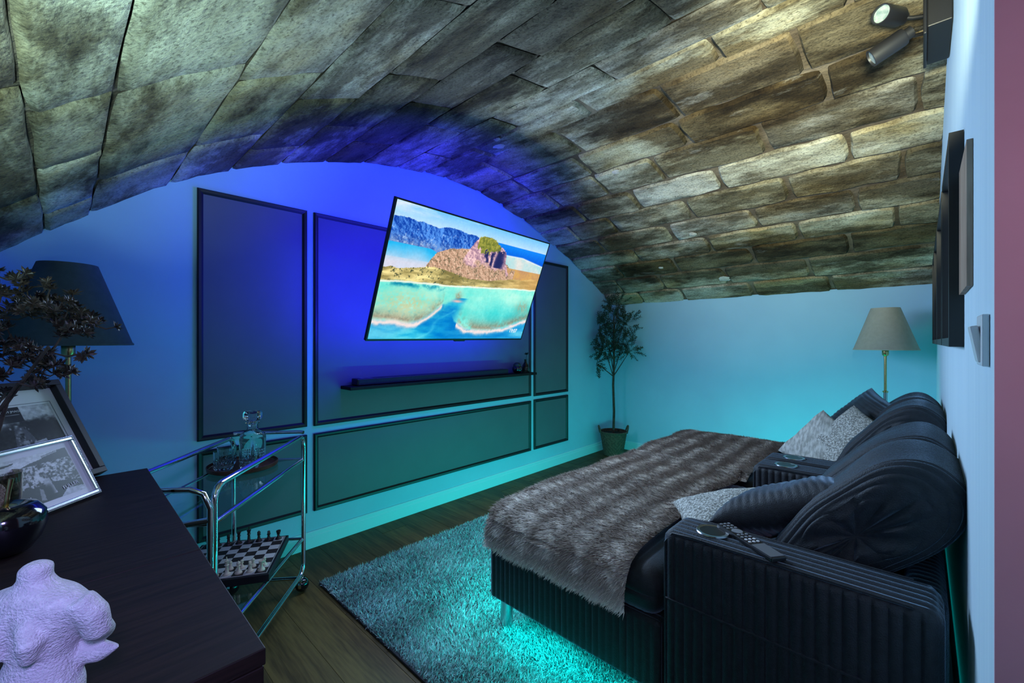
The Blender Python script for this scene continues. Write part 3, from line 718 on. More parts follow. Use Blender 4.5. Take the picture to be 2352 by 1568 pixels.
# the picture: an island mountain over a reef lagoon, painted point by point
def paint_lagoon(w, h):
    u, v = np.meshgrid(np.linspace(0, 1, w), np.linspace(0, 1, h)); I = np.zeros((h, w, 3))
    n1 = vnoise((h, w), 1, 6, 4, .6, 1.8); n2 = vnoise((h, w), 2, 6, 10, .65, 1.8); n3 = vnoise((h, w), 3, 3, 55, .8, 1.8); n4 = vnoise((h, w), 4, 6, 8, .6, .35)
    def emboss(n, k, dy=1, dx=2): return np.clip(.5 + k * (n - np.roll(n, (dy, dx), (0, 1))), 0, 1)
    em = emboss(vnoise((h, w), 7, 6, 7, .62, 1.6), 7); em2 = emboss(vnoise((h, w), 8, 4, 34, .7, 1.8), 2.2, 1, 1); st = vnoise((h, w), 9, 5, 30, .6, .25)
    def put(mask, c, soft=None):
        m = np.clip(mask, 0, 1)[..., None] if mask.dtype != bool else mask[..., None].astype(float)
        c = np.asarray(c, float); I[:] = I * (1 - m) + (c if c.ndim == 3 else c[None, None]) * m
    def mixc(a, b, t): t = np.clip(t, 0, 1)[..., None]; return np.asarray(a) * (1 - t) + np.asarray(b) * t
    def line(pts): p = np.array(pts); return np.interp(u, p[:, 0], p[:, 1])
    sm = lambda x, w_: np.clip(x / w_ + .5, 0, 1)
    # sky
    put(np.ones_like(u), mixc((.80, .88, .97), (.47, .74, .96), (v - .86) / .14))
    cl = np.clip((n4 - .55) * 3, 0, 1) * np.clip((v - .90) * 12, 0, 1); put(cl * .75, (.96, .94, .98))
    # ocean to the right and far lagoon
    put((v < .893) & (u > .55), mixc((.05, .35, .80), (.10, .50, .88), (v - .78) / .1))
    sh = line([(.55, .83), (.684, .80), (.812, .806), (1.0, .765)]); put(sm(sh - v, .012) * (u > .5), mixc((.50, .80, .84), (.86, .86, .84), np.clip(n1 * 1.7 - .4, 0, 1)))
    fw_ = np.exp(-((v - sh + .002) / .006) ** 2) * (u > .66); put(fw_ * .8, (.95, .95, .95))
    # far mountains, left
    rg = line([(0, .885), (.046, .899), (.11, .897), (.17, .899), (.227, .886), (.253, .90), (.312, .908), (.383, .905), (.45, .895), (.47, .88), (.6, .86)]) + (n2 - .5) * .02
    mt = mixc((.07, .24, .60), (.36, .58, .88), em); mt = mixc(mt, (.55, .60, .72), np.clip((.80 - v) / .07, 0, 1) * n3)
    put((v < rg) & (v > .70) & (u < .52), mt); put(((n3 > .78) & (v < rg - .05) & (v > .71) & (u < .45)).astype(float) * .5, (.72, .82, .94))
    # bay on the left
    bt = line([(0, .722), (.12, .722), (.212, .72), (.25, .70), (.3, .62)])
    put((v < bt) & (u < .34), mixc((.80, .83, .90), (.18, .68, .88), (v - .58) / .13 + (n1 - .5) * .5)); put(((v < .62) & (u < .3)) * np.clip(n1 * 1.4 - .2, 0, 1), (.85, .82, .86))
    # land slope
    lt = line([(.19, .52), (.205, .60), (.225, .66), (.245, .705), (.311, .755), (.425, .785), (.62, .80), (.72, .70), (.76, .67), (1, .675)]) + (n3 - .5) * .012
    ld = mixc((.60, .47, .38), (.92, .78, .68), em2); ld = mixc(ld, (.36, .34, .26), np.clip((n3 - .60) * 5, 0, 1) * .75)
    put((v < lt) & (v > .44) & (u > .185), ld)
    put((v < .69) & (u > .70) & (v > .45), mixc((.70, .53, .42), (.80, .63, .38), n2 * 1.4))
    # the peak
    pk = line([(.40, .70), (.425, .783), (.447, .844), (.472, .893), (.50, .91), (.529, .917), (.579, .903), (.617, .868), (.651, .848), (.681, .809), (.688, .737), (.72, .66), (.738, .62)]) + (n3 - .5) * .02
    inp = (v < pk) & (u > .40) & (u < .735) & (v > .60)
    rc_ = mixc((.46, .34, .46), (1.0, .84, .82), st * .8 + em * .6 - .15)
    put(inp, rc_); put(inp & (v > .80 + (n2 - .5) * .14) & (u > .47) & (u < .63), mixc((.38, .42, .18), (.66, .64, .30), n3 * 1.4 - .2))
    for (c_, wd, vt, vb) in ((.583, .012, .80, .66), (.640, .030, .83, .67), (.545, .012, .79, .70)):
        put(inp * np.exp(-((u - c_ - (n2 - .5) * .03) / wd) ** 4) * (v < vt + (n3 - .5) * .06) * (v > vb), (.14, .14, .34))
    put(sm(.66 + (n2 - .5) * .10 - v, .03) * (v > .55) * (u > .38) * (u < .78), ld)
    # foreland fields
    bl = line([(0, .445), (.113, .455), (.257, .462), (.364, .465), (.532, .482), (.724, .501), (1, .524)]) + (n2 - .5) * .008
    ft = line([(0, .545), (.07, .555), (.2, .58), (.33, .57), (.5, .545), (.72, .57), (1, .62)]) + (n1 - .5) * .04
    fd = mixc((.50, .46, .28), (.97, .90, .64), vnoise((h, w), 12, 6, 26, .6, .35) * 1.5 - .25); fd = mixc(fd, (.24, .27, .20), np.clip((n3 - .66) * 6, 0, 1) * np.clip((.62 - u) * 3, .2, 1)); fd = mixc(fd, (.78, .60, .36), np.clip((u - .62) * 3, 0, 1) * .7)
    put((v < ft) & (v > bl), fd)
    # lagoon
    lg = mixc((.36, .84, .80), (.78, .96, .88), n4 * .5 + n1 * .9 - .2); lg = mixc(lg, (.10, .72, .76), np.clip((u - .35) * 1.6, 0, 1) * np.clip((.42 - v) * 5, 0, 1) * (.4 + .6 * n2))
    put(v < bl, lg)
    put(np.exp(-((v - .427 - (n2 - .5) * .03) / .018) ** 2) * (u > .03) * (u < .36) * np.clip(n2 * 3 - .8, 0, 1), (.05, .50, .62))
    put(np.exp(-((v - bl + .006) / .007) ** 2) * .95, (.97, .94, .88))
    # outer sea and the channel between the reefs
    s1 = line([(0, .145), (.095, .139), (.177, .121), (.23, .14), (.274, .181), (.31, .24), (.342, .299), (.36, .30), (1, .30)])
    s2 = line([(0, .30), (.40, .25), (.44, .16), (.473, .133), (.521, .091), (.618, .074), (.718, .075), (.819, .104), (.92, .164), (1, .20)])
    sea = mixc((.03, .44, .72), (.26, .68, .84), n4 * 1.5 - .25)
    put(sm(s1 - v, .02) * (u < .36), sea); put(sm(s2 - v, .02) * (u > .36), sea)
    chc = np.interp(v, [0, .057, .15, .25, .31, .37], [.22, .27, .33, .385, .42, .46]); chw = np.interp(v, [0, .15, .30, .38], [.16, .11, .055, .03])
    put(np.exp(-((u - chc) / chw) ** 4) * (v < .37), mixc((.03, .46, .74), (.22, .74, .84), n4 * 1.8 - .4))
    for (s, lo_, hi_, th) in ((s1, 0, .345, .05), (s2, .46, 1, .05)):
        m = (u > lo_) & (u < hi_); up = v - s
        rf = m * np.clip(up / .03, 0, 1) * np.exp(-(np.clip(up, 0, 1) / .085) ** 2); put(rf * np.clip(n2 * 2.0 - .1, 0, 1), mixc((.52, .48, .40), (.66, .58, .50), n3))
        put(m * np.exp(-((up + .012 - (n2 - .5) * .03) / (.017 + .010 * n1)) ** 2), (.93, .86, .85))
    rr = np.exp(-(((u - .15) / .16) ** 2 + ((v - .29) / .10) ** 2)); put(rr * np.clip(n3 * 1.5 - .2, 0, .85), (.74, .74, .58))
    rr = np.exp(-(((u - .93) / .06) ** 2 + ((v - .33) / .06) ** 2)); put(rr * np.clip(n3 * 1.5 - .2, 0, .8), (.62, .58, .48))
    put(np.exp(-(((u - .43) / .032) ** 2 + ((v - .337) / .012) ** 2)), (.92, .74, .74)); put(np.exp(-(((u - .432) / .022) ** 2 + ((v - .385) / .035) ** 2)) * n3 * 1.2, (.60, .52, .42))
    put((v < .12) * np.clip((n4 - .55) * 4, 0, 1) * .5, (.50, .82, .88))
    sw_ = np.exp(-((u - chc - .02 - .02 * np.sin(v * 30)) / .012) ** 2) * (v < .26); put(sw_ * .5 * n1 * 1.6, (.45, .85, .92))
    I *= (.97 + .06 * n3)[..., None]; g = I.mean(2, keepdims=True); I[:] = g + (I - g) * 1.12
    return np.clip(I * 1.06, 0, 1)
def picture(name, w, h, PW, PH, img, mat, parent, M4=None):
    u, v = np.meshgrid(np.linspace(-.5, .5, w), np.linspace(-.5, .5, h))
    V = np.c_[(u * PW).ravel(), (v * PH).ravel(), np.zeros(w * h)]; idx = np.arange(w * h).reshape(h, w)
    F = np.stack([idx[:-1, :-1], idx[:-1, 1:], idx[1:, 1:], idx[1:, :-1]], -1).reshape(-1, 4)
    o = fast(name, V, F, mat, parent, lin(img).reshape(-1, 3))
    if M4: o.matrix_local = M4
    return o
picture('screen', 420, 236, TVW - .02, TVH - .022, paint_lagoon(420, 236), m_screen, tv, Matrix.Translation((0, .001, .0008)))
text('clock_digits', '19:07', .044, m_clock, tv, Matrix.Translation(((.902 - .5) * TVW, (.094 - .5) * TVH, .0014)))

# ---------------------------------------------------------------- wall shelf, soundbar and ornaments
sh = MB().box((0, 0, 0), (.14, 1.84, .022)).build('wall_shelf', m_walnut, None, bevel=.002); sh.location = (XL + .07 + .004, 2.19, .996)
tag(sh, 'narrow dark wall shelf below the television', 'shelf')
sb = thing('soundbar', (XL + .075, 2.04, 1.0072), 'long black soundbar on the shelf below the television', 'speaker')
MB().box((0, 0, .024), (.085, 1.42, .046)).build('body', m_blackplastic, sb, bevel=.006)
MB().box((.0435, 0, .024), (.002, 1.40, .036)).build('grille', M('soundbar_grille', (.018, .018, .02), rough=.7, bump=.6, bscale=600), sb)
for k in range(2): MB().box((0, -.66 + .05 * k, .0475), (.05, .03, .001)).build('touch_pad', m_button, sb)
pt = thing('ribbed_pot', (XL + .078, 2.905, 1.0072), 'small dark ribbed pot with a round cactus on the shelf', 'plant pot')
pm = MB(); prof = [(.022, 0), (.036, .012), (.044, .035), (.042, .055), (.034, .066), (.031, .066), (.03, .055)]
pm.lathe(prof, 28); pm.v = [(x * (1 + .05 * math.cos(14 * math.atan2(yy, x))), yy * (1 + .05 * math.cos(14 * math.atan2(yy, x))), z) for x, yy, z in pm.v]
pm.build('pot', m_apple, pt, smooth=True)
cm = MB().sphere((0, 0, .072), (.034, .034, .028), 24, 12); cm.v = [(x * (1 + .06 * math.cos(12 * math.atan2(yy, x))), yy * (1 + .06 * math.cos(12 * math.atan2(yy, x))), z) for x, yy, z in cm.v]
cm.build('cactus', m_olive, pt, smooth=True)
bv = thing('bud_vase', (XL + .078, 3.02, 1.0072), 'small clear bottle vase with a single bloom at the shelf end', 'vase')
MB().lathe([(.030, 0), (.036, .008), (.037, .035), (.028, .07), (.013, .095), (.011, .118), (.014, .124), (.011, .122), (.009, .1), (.024, .068), (.032, .035), (.030, .010), (.001, .006)], 28).build('bottle', m_smoke, bv, smooth=True)
MB().tube([(0, 0, .02), (.002, .004, .10), (.004, .012, .165)], .0016, 6).build('stem', m_bark, bv)
fl = MB()
for k in range(14):
    a = k * 2.4; e = .2 + .9 * (k / 14); d = Vector((math.cos(a) * math.cos(e), math.sin(a) * math.cos(e), math.sin(e))); c = Vector((.004, .012, .165)); s_ = Vector((-math.sin(a), math.cos(a), 0))
    fl.add([c, c + d * .018 + s_ * .008, c + d * .034, c + d * .018 - s_ * .008], [(0, 1, 2, 3)])
fl.build('bloom', m_leafdark, bv)

# ---------------------------------------------------------------- floor lamps
def floor_lamp(loc, dz, shade_mat, label):
    t = thing('floor_lamp', loc, label, 'lamp', 'tapered shade floor lamps in the corners')
    b = 1.234 + dz; top = 1.558 + dz
    MB().lathe([(.13, 0), (.13, .012), (.118, .020), (.02, .028), (.012, .045)], 40).build('base', m_brass, t, smooth=True)
    MB().tube([(0, 0, .03), (0, 0, .91)], .0125, 14).build('lower_pole', m_steel, t, smooth=True)
    MB().lathe([(.0125, 0), (.018, .003), (.018, .012), (.009, .016)], 20, (0, 0, .906)).build('collar', m_brass, t, smooth=True)
    MB().tube([(0, 0, .915), (0, 0, b - .04)], .009, 12).build('pole', m_brass, t, smooth=True)
    MB().lathe([(.009, 0), (.017, .006), (.021, .016), (.021, .055), (.018, .060)], 24, (0, 0, b - .048)).build('socket', m_brass, t, smooth=True)
    sd = MB().lathe([(.197, b), (.0875, top), (.0855, top), (.195, b), (.197, b)], 56, cap=False).build('shade', shade_mat, t, smooth=True)
    rm_ = MB().lathe([(.1975, b), (.1985, b + .004), (.1955, b + .010)], 56, cap=False); rm_.build('shade_hem', shade_mat, sd, smooth=True)
    MB().sphere((0, 0, b + .09), (.03, .03, .045), 16, 10).build('bulb', m_whiteplastic, t, smooth=True)
    sp = MB()
    for k in range(3):
        a = 2 * PI * k / 3; sp.tube([(0, 0, b + .03), (.17 * math.cos(a), .17 * math.sin(a), b + .055)], .002, 5)
    sp.build('shade_spider', m_brass, t)
    return t
floor_lamp((-.205, 4.38, 0), 0, m_shade, 'brass floor lamp with cream shade behind the sofas, by the back wall')
floor_lamp((-2.47, .013, 0), .050, m_shade2, 'floor lamp with dark tapered shade behind the cabinet plant')

# ---------------------------------------------------------------- olive tree in a basket
ot = thing('olive_tree', (-2.56, 4.36, 0), 'slender potted olive tree in a basket in the far corner', 'plant')
bk = MB(); rows = 12; nn = 40
def bkf(u, v):
    a = 2 * PI * u; r = .105 + .045 * v; r += .004 * math.sin(a * 20 + (int(v * rows) % 2) * PI) * math.sin(PI * (v * rows % 1))
    return Vector((r * math.cos(a), r * math.sin(a), .005 + .265 * v))
bk.grid(bkf, 120, 48); bk.lathe([(.0, .006), (.105, .006)], 40)
bko = bk.build('basket', m_basket, ot, smooth=True, weld=.0003)
tr_ = MB().tube([(.15 * math.cos(2 * PI * k / 40), .15 * math.sin(2 * PI * k / 40), .27) for k in range(40)], .009, 8, closed=True); tr_.build('basket_rim', m_basket, bko, smooth=True)
MB().lathe([(.146, .245), (.0, .25)], 32).build('soil', m_soil, ot)
VR = Vector((.7228, .6911, 0)); 
for sg in (-1, 1):
    P_ = [VR * (sg * (.146 + .022 * math.sin(q * PI))) + Vector((-.6911, .7228, 0)) * (.035 * math.cos(q * PI)) + Vector((0, 0, .25 + .085 * math.sin(q * PI))) for q in np.linspace(0, 1, 12)]
    MB().tube(P_, .009, 7).build('basket_handle', m_basket, bko, smooth=True)
MB().tube([(0, 0, .22), (.006, .004, .5), (-.004, .002, .8), (.008, 0, 1.05), (.0, .01, 1.3), (.01, .0, 1.62)], [.015, .014, .013, .012, .010, .004], 9).build('trunk', m_bark, ot, smooth=True)
def twig_mesh(seed):
    r = random.Random(seed); mb = MB()
    mb.tube([(0, 0, 0), (0, .0, .05), (.004, 0, .10), (.0, .004, .15)], [.002, .0016, .0012, .0007], 5)
    for k in range(17):
        z = .015 + .0082 * k; a = k * 2.4 + r.uniform(-.4, .4); e = r.uniform(.35, .9)
        d = Vector((math.cos(a) * math.cos(e), math.sin(a) * math.cos(e), math.sin(e))); s_ = d.cross(Vector((0, 0, 1))).normalized(); c = Vector((0, 0, z)); L = r.uniform(.035, .052)
        up = s_.cross(d)
        mb.add([c, c + d * L * .45 + s_ * .0085 + up * .003, c + d * L - up * .004, c + d * L * .45 - s_ * .0085 + up * .003], [(0, 1, 2), (0, 2, 3)])
    return mb
protos = []
tips = []
rr = random.Random(4)
lobes = [((-.17, .04, 1.44), .155), ((.14, .06, 1.50), .15), ((0, 0, 1.60), .13), ((-.05, .05, 1.30), .14), ((.12, 0, 1.28), .12), ((-.20, .02, 1.05), .085), ((.20, 0, 1.19), .08), ((.04, -.02, 1.72), .09), ((-.11, -.05, 1.2), .10)]
for (c, R_) in lobes:
    for k in range(int(R_ * 225)):
        d = Vector((rr.gauss(0, 1), rr.gauss(0, 1), rr.gauss(0, 1))).normalized() * R_ * rr.uniform(.35, 1)
        lat = c[0] + d.x; dep = (c[1] + d.y) * .55; p = VR * lat * .94 + Vector((-.6911, .7228, 0)) * dep + Vector((0, 0, c[2] + d.z))
        p.x = max(p.x, -.135); p.y = min(p.y, 4.64 - 4.36)
        ceil_z = vz(4.36 + p.y) - .06; p.z = min(p.z, ceil_z)
        tips.append((p, c))
br = MB()
for (c, R_) in lobes:
    cc = VR * c[0] * .94 + Vector((-.6911, .7228, 0)) * c[1] * .55 + Vector((0, 0, min(c[2], 1.62)))
    z0 = max(.9, c[2] - .35); z0 = min(z0, 1.5)
    br.tube([(0, 0, z0), tuple(cc * .5 + Vector((0, 0, z0)) * .5 - Vector((0, 0, .0))), tuple(cc)], [.006, .0045, .0025], 6)
for p, c in tips[::3]:
    cc = VR * c[0] * .94 + Vector((-.6911, .7228, 0)) * c[1] * .55 + Vector((0, 0, min(c[2], 1.62)))
    br.tube([tuple(cc), tuple(p)], .0013, 4, caps=False)
br.build('branches', m_bark, ot, smooth=True)
for s in range(4):
    o = twig_mesh(s).build('leafy_twig', m_olive, ot); protos.append(o)
for k, (p, c) in enumerate(tips):
    o = protos[k] if k < 4 else protos[k % 4].copy()
    if k >= 4: COL.objects.link(o)
    o.parent = ot; cc = VR * c[0] + Vector((0, 0, c[2])); d = (Vector(p) - cc); d = (d.normalized() + Vector((rr.uniform(-.5, .5), rr.uniform(-.5, .5), rr.uniform(-.4, .6)))).normalized()
    q = Vector((0, 0, 1)).rotation_difference(d); o.rotation_euler = (q.to_matrix() @ Matrix.Rotation(rr.uniform(0, 6.28), 3, 'Z')).to_euler()
    s_ = rr.uniform(.55, .85); tipw = Vector(p) + d * .16 * s_
    if tipw.x < -.18 or tipw.y > .33 or tipw.z > vz(4.36 + min(.33, tipw.y)) - .02: p = Vector(p) - d * .12
    o.location = p; o.scale = (s_, s_, s_)

# ---------------------------------------------------------------- right wall: frames, plaque, switch, spotlights
spans = [(1.632, 2.19), (2.25, 2.93), (2.97, 3.63), (3.68, 4.20)]
names = ['nearest black box frame on the right wall', 'second black box frame along the right wall', 'third black box frame along the right wall', 'farthest black box frame on the right wall']
for (a, b), lab in zip(spans, names):
    t = thing('box_frame', (XR, (a + b) / 2, 1.286), lab, 'picture frame', 'row of black box frames on the right wall'); w = b - a; h = .57
    f = MB()
    for (cy_, cz_, sy, sz) in ((0, .012, w, .024), (0, h - .012, w, .024), (-w / 2 + .012, h / 2, .024, h - .048), (w / 2 - .012, h / 2, .024, h - .048)): f.box((-.0148, cy_, cz_), (.0276, sy, sz))
    f.build('frame', m_black, t); MB().box((-.010, 0, h / 2), (.004, w - .046, h - .046)).build('mount', m_mat, t); MB().box((-.005, 0, h / 2), (.008, w - .03, h - .03)).build('back_board', m_blackmatte, t)
    gi = vnoise((40, 40), int(a * 100), 5, 4); MR = Matrix(((0, 0, -1, -.0125), (-1, 0, 0, 0), (0, 1, 0, h / 2), (0, 0, 0, 1)))
    picture('print', 40, 40, w - .2, h - .2, np.repeat(np.clip((gi * 2 - .7), 0, .6)[..., None], 3, 2), m_photo, t, MR)
pq = MB().box((0, 0, 0), (.010, .255, .318)).build('wooden_plaque', m_plaque, None, bevel=.001); pq.location = (XR - .0055, 1.4835, 1.58)
tag(pq, 'thin brown wooden plaque on the right wall beside the black frame', 'plaque')
sw = thing('light_switch', (XR, 1.085, 1.302), 'white rocker light switch near the end of the right wall', 'light switch')
MB().box((-.005, 0, 0), (.009, .088, .086)).build('plate', m_whiteplastic, sw, bevel=.002)
MB().box((-.012, .004, -.006), (.010, .05, .062), Matrix.Rotation(math.radians(-9), 3, 'Y')).build('rocker', m_whiteplastic, sw, bevel=.002)
sl = thing('spot_light_bar', (XR, 2.32, 2.44), 'black twin spotlight bar high on the right wall', 'spotlight')
MB().box((-.034, 0, .055), (.066, .30, .105)).build('mounting_box', m_blackmatte, sl, bevel=.004)
MB().box((-.072, -.02, .045), (.010, .28, .135)).build('backplate', m_blackmatte, sl, bevel=.004)
def spot(head, d, foot):
    d = Vector(d).normalized(); q = Vector((0, 0, 1)).rotation_difference(d).to_matrix(); head = Vector(head) - Vector(sl.location)
    b = MB().lathe([(.010, -.075), (.022, -.070), (.022, -.048), (.031, -.046), (.033, -.04), (.033, .062), (.029, .062), (.027, .052)], 32, head, q, cap=False); b.add([], [])
    o = b.build('spot_head', m_blackmatte, sl, smooth=True)
    MB().lathe([(.0285, .055), (.018, .050), (.0, .056)], 32, head, q).build('lens', m_lens, o, smooth=True)
    MB().lathe([(.0, -.0755), (.012, -.0745)], 20, head, q).build('end_cap', m_blackmatte, o)
    ft = Vector(foot) - Vector(sl.location); MB().tube([tuple(head - d * .05), tuple((head - d * .05) * .5 + ft * .5 + Vector((0, 0, -.004))), tuple(ft)], .007, 8).build('swivel_arm', m_blackmatte, o, smooth=True)
spot((-.085, 2.175, 2.537), (-.43, -.87, -.12), (.01, 2.25, 2.53))
spot((-.090, 2.19, 2.432), (-.885, -.16, -.46), (.008, 2.25, 2.465))

# ---------------------------------------------------------------- bar cart
FRc = Vector((-2.352, .872, 0)); dL = Vector((.762, -.647, 0)).normalized(); dS = Vector((-.647, -.762, 0)).normalized(); CL, CW = .80, .345
ccen = FRc + dL * CL / 2 + dS * CW / 2
cart = thing('bar_cart', ccen, 'chrome bar cart with two glass shelves beside the cabinet', 'bar cart', rz=math.atan2(dL.y, dL.x))
# local: +x towards the near end, y: +y is the side towards -dS
sgn = 1 if (Matrix.Rotation(-math.atan2(dL.y, dL.x), 3, 'Z') @ dS).y > 0 else -1
hx, hy = CL / 2, CW / 2; R0 = .011
def rloop(x0, x1, z0, z1, r, yv, n=6):
    P_ = []
    for (cx, cz, a0) in ((x1 - r, z1 - r, 0), (x0 + r, z1 - r, PI / 2), (x0 + r, z0 + r, PI), (x1 - r, z0 + r, 3 * PI / 2)):
        for k in range(n + 1):
            a = a0 + PI / 2 * k / n; P_.append((cx + r * math.cos(a), yv, cz + r * math.sin(a)))
    return P_
for yv in (-hy, hy):
    MB().tube(rloop(-hx, hx, .088, .806, .055, yv), R0, 12, closed=True).build('side_frame', m_chrome, cart, smooth=True)
for (x, z) in ((-hx, .68), (hx, .68), (-hx, .262), (hx, .262), (-hx + .06, .088), (hx - .06, .088)):
    MB().tube([(x, -hy, z), (x, hy, z)], .009, 10).build('cross_bar', m_chrome, cart, smooth=True)
for z in (.68, .262):
    for yv in (-hy + .004, hy - .004): MB().tube([(-hx, yv, z), (hx, yv, z)], .009, 10).build('shelf_rail', m_chrome, cart, smooth=True)
    MB().box((0, 0, z + .004), (CL - .02, CW - .014, .006)).build('glass_shelf', m_shelfglass, cart)
MB().tube([(-hx, -hy, .822), (-hx - .004, -hy * .9, .824), (-hx - .004, hy * .9, .824), (-hx, hy, .822)], .009, 10).build('end_rail', m_chrome, cart, smooth=True)
P_ = [(hx + .022, sgn * -hy, .11), (hx + .022, sgn * -hy, .74), (hx + .024, sgn * (-hy + .02), .79), (hx + .026, sgn * (-hy + .06), .806), (hx + .026, sgn * (hy - .06), .806), (hx + .024, sgn * (hy - .02), .79), (hx + .022, sgn * hy, .74), (hx + .022, sgn * hy, .11)]
MB().tube(P_, .010, 10).build('handle', m_chrome, cart, smooth=True)
MB().tube([(hx + .02, -hy, .70), (hx + .03, -hy * .5, .69), (hx + .03, hy * .5, .69), (hx + .02, hy, .70)], .011, 10).build('handle_rail', m_chrome, cart, smooth=True)
for x in (-hx + .02, hx - .02):
    for yv in (-hy, hy):
        c = MB().sphere((x, yv, .035), .034, 18, 12).build('caster', m_apple, cart, smooth=True)
        MB().tube([(x, yv, .06), (x, yv, .088)], .007, 8).build('caster_stem', m_chrome, c, smooth=True)
        MB().lathe([(.034, -.007), (.0352, 0), (.034, .007)], 20, (x, yv, .040), Matrix.Rotation(PI / 2, 3, 'X'), cap=False).build('caster_band', m_chrome, c, smooth=True)
def cw(x, y, z): # cart-local to world
    return Matrix.Rotation(math.atan2(dL.y, dL.x), 3, 'Z') @ Vector((x, y, z)) + ccen

# tray, decanter and tumblers on the upper shelf
TZ = .6875
tp = Vector((-2.39, .605, TZ))
ty = thing('round_tray', tp, 'round dark wooden tray on the cart upper shelf', 'tray')
MB().lathe([(.0, 0), (.138, 0), (.148, .006), (.150, .022), (.146, .024), (.140, .010), (.0, .009)], 56).build('dish', m_tray, ty, smooth=True)
MB().lathe([(.1405, .0105), (.1395, .0125), (.1375, .0105)], 56, cap=False).build('inlay_ring', m_brass, ty, smooth=True)
dz0 = TZ + .0098
dc = thing('decanter', (-2.425, .655, dz0), 'square crystal decanter with stopper on the tray', 'decanter', rz=.5)
def facet(mb, k=10, amp=.02):
    mb.v = [(x * (1 + amp * math.cos(k * math.atan2(yy, x) * 2)), yy * (1 + amp * math.cos(k * math.atan2(yy, x) * 2)), z) for x, yy, z in mb.v]; return mb
MB().lathe([(.040, 0), (.044, .004), (.045, .125), (.042, .142), (.022, .160), (.018, .166), (.018, .190), (.024, .194), (.024, .200), (.015, .200), (.0145, .166), (.036, .140), (.040, .125), (.039, .016), (.0, .014)], 32, sq=1).build('bottle', m_glass, dc, smooth=True)
fm = MB()
for k in range(4):
    for i in range(5):
        for j in range(4):
            a = k * PI / 2; n_ = Vector((math.cos(a), math.sin(a), 0)); s_ = Vector((-math.sin(a), math.cos(a), 0)); c = n_ * .0445 + s_ * (-.026 + .013 * i) + Vector((0, 0, .018 + .014 * j))
            fm.add([c + s_ * .006, c + Vector((0, 0, .007)), c - s_ * .006, c - Vector((0, 0, .007)), c + n_ * .003], [(0, 1, 4), (1, 2, 4), (2, 3, 4), (3, 0, 4)])
fm.build('cut_facets', m_glass, dc)
so = MB().lathe([(.013, .180), (.013, .200), (.016, .205), (.030, .212), (.034, .222), (.034, .246), (.030, .254), (.0, .256)], 16, sq=.6).build('stopper', m_glass, dc, smooth=False)
def tumbler(p, label, rz):
    t = thing('tumbler', p, label, 'glass', 'cut crystal tumblers on the tray', rz)
    facet(MB().lathe([(.034, 0), (.037, .003), (.0395, .03), (.041, .090), (.0385, .090), (.036, .030), (.032, .016), (.0, .015)], 48), 6, .012).build('cup', m_glass, t, smooth=True)
    ct = MB()
    for k in range(16):
        a = 2 * PI * k / 16; n_ = Vector((math.cos(a), math.sin(a), 0)); s_ = Vector((-math.sin(a), math.cos(a), 0)); r0 = .039
        for (z0, z1) in ((.006, .030), (.030, .054)):
            c = n_ * r0; ct.add([c + Vector((0, 0, z0)), c + s_ * .007 + Vector((0, 0, (z0 + z1) / 2)), c + Vector((0, 0, z1)), c - s_ * .007 + Vector((0, 0, (z0 + z1) / 2)), c + n_ * .003 + Vector((0, 0, (z0 + z1) / 2))], [(0, 1, 4), (1, 2, 4), (2, 3, 4), (3, 0, 4)])
    ct.build('cut_facets', m_glass, t)
tumbler((-2.373, .520, dz0), 'cut crystal tumbler at the left front of the tray', .2)
tumbler((-2.315, .612, dz0), 'cut crystal tumbler at the right front of the tray', .9)
tumbler((-2.462, .553, dz0), 'cut crystal tumbler at the back left of the tray', .5)

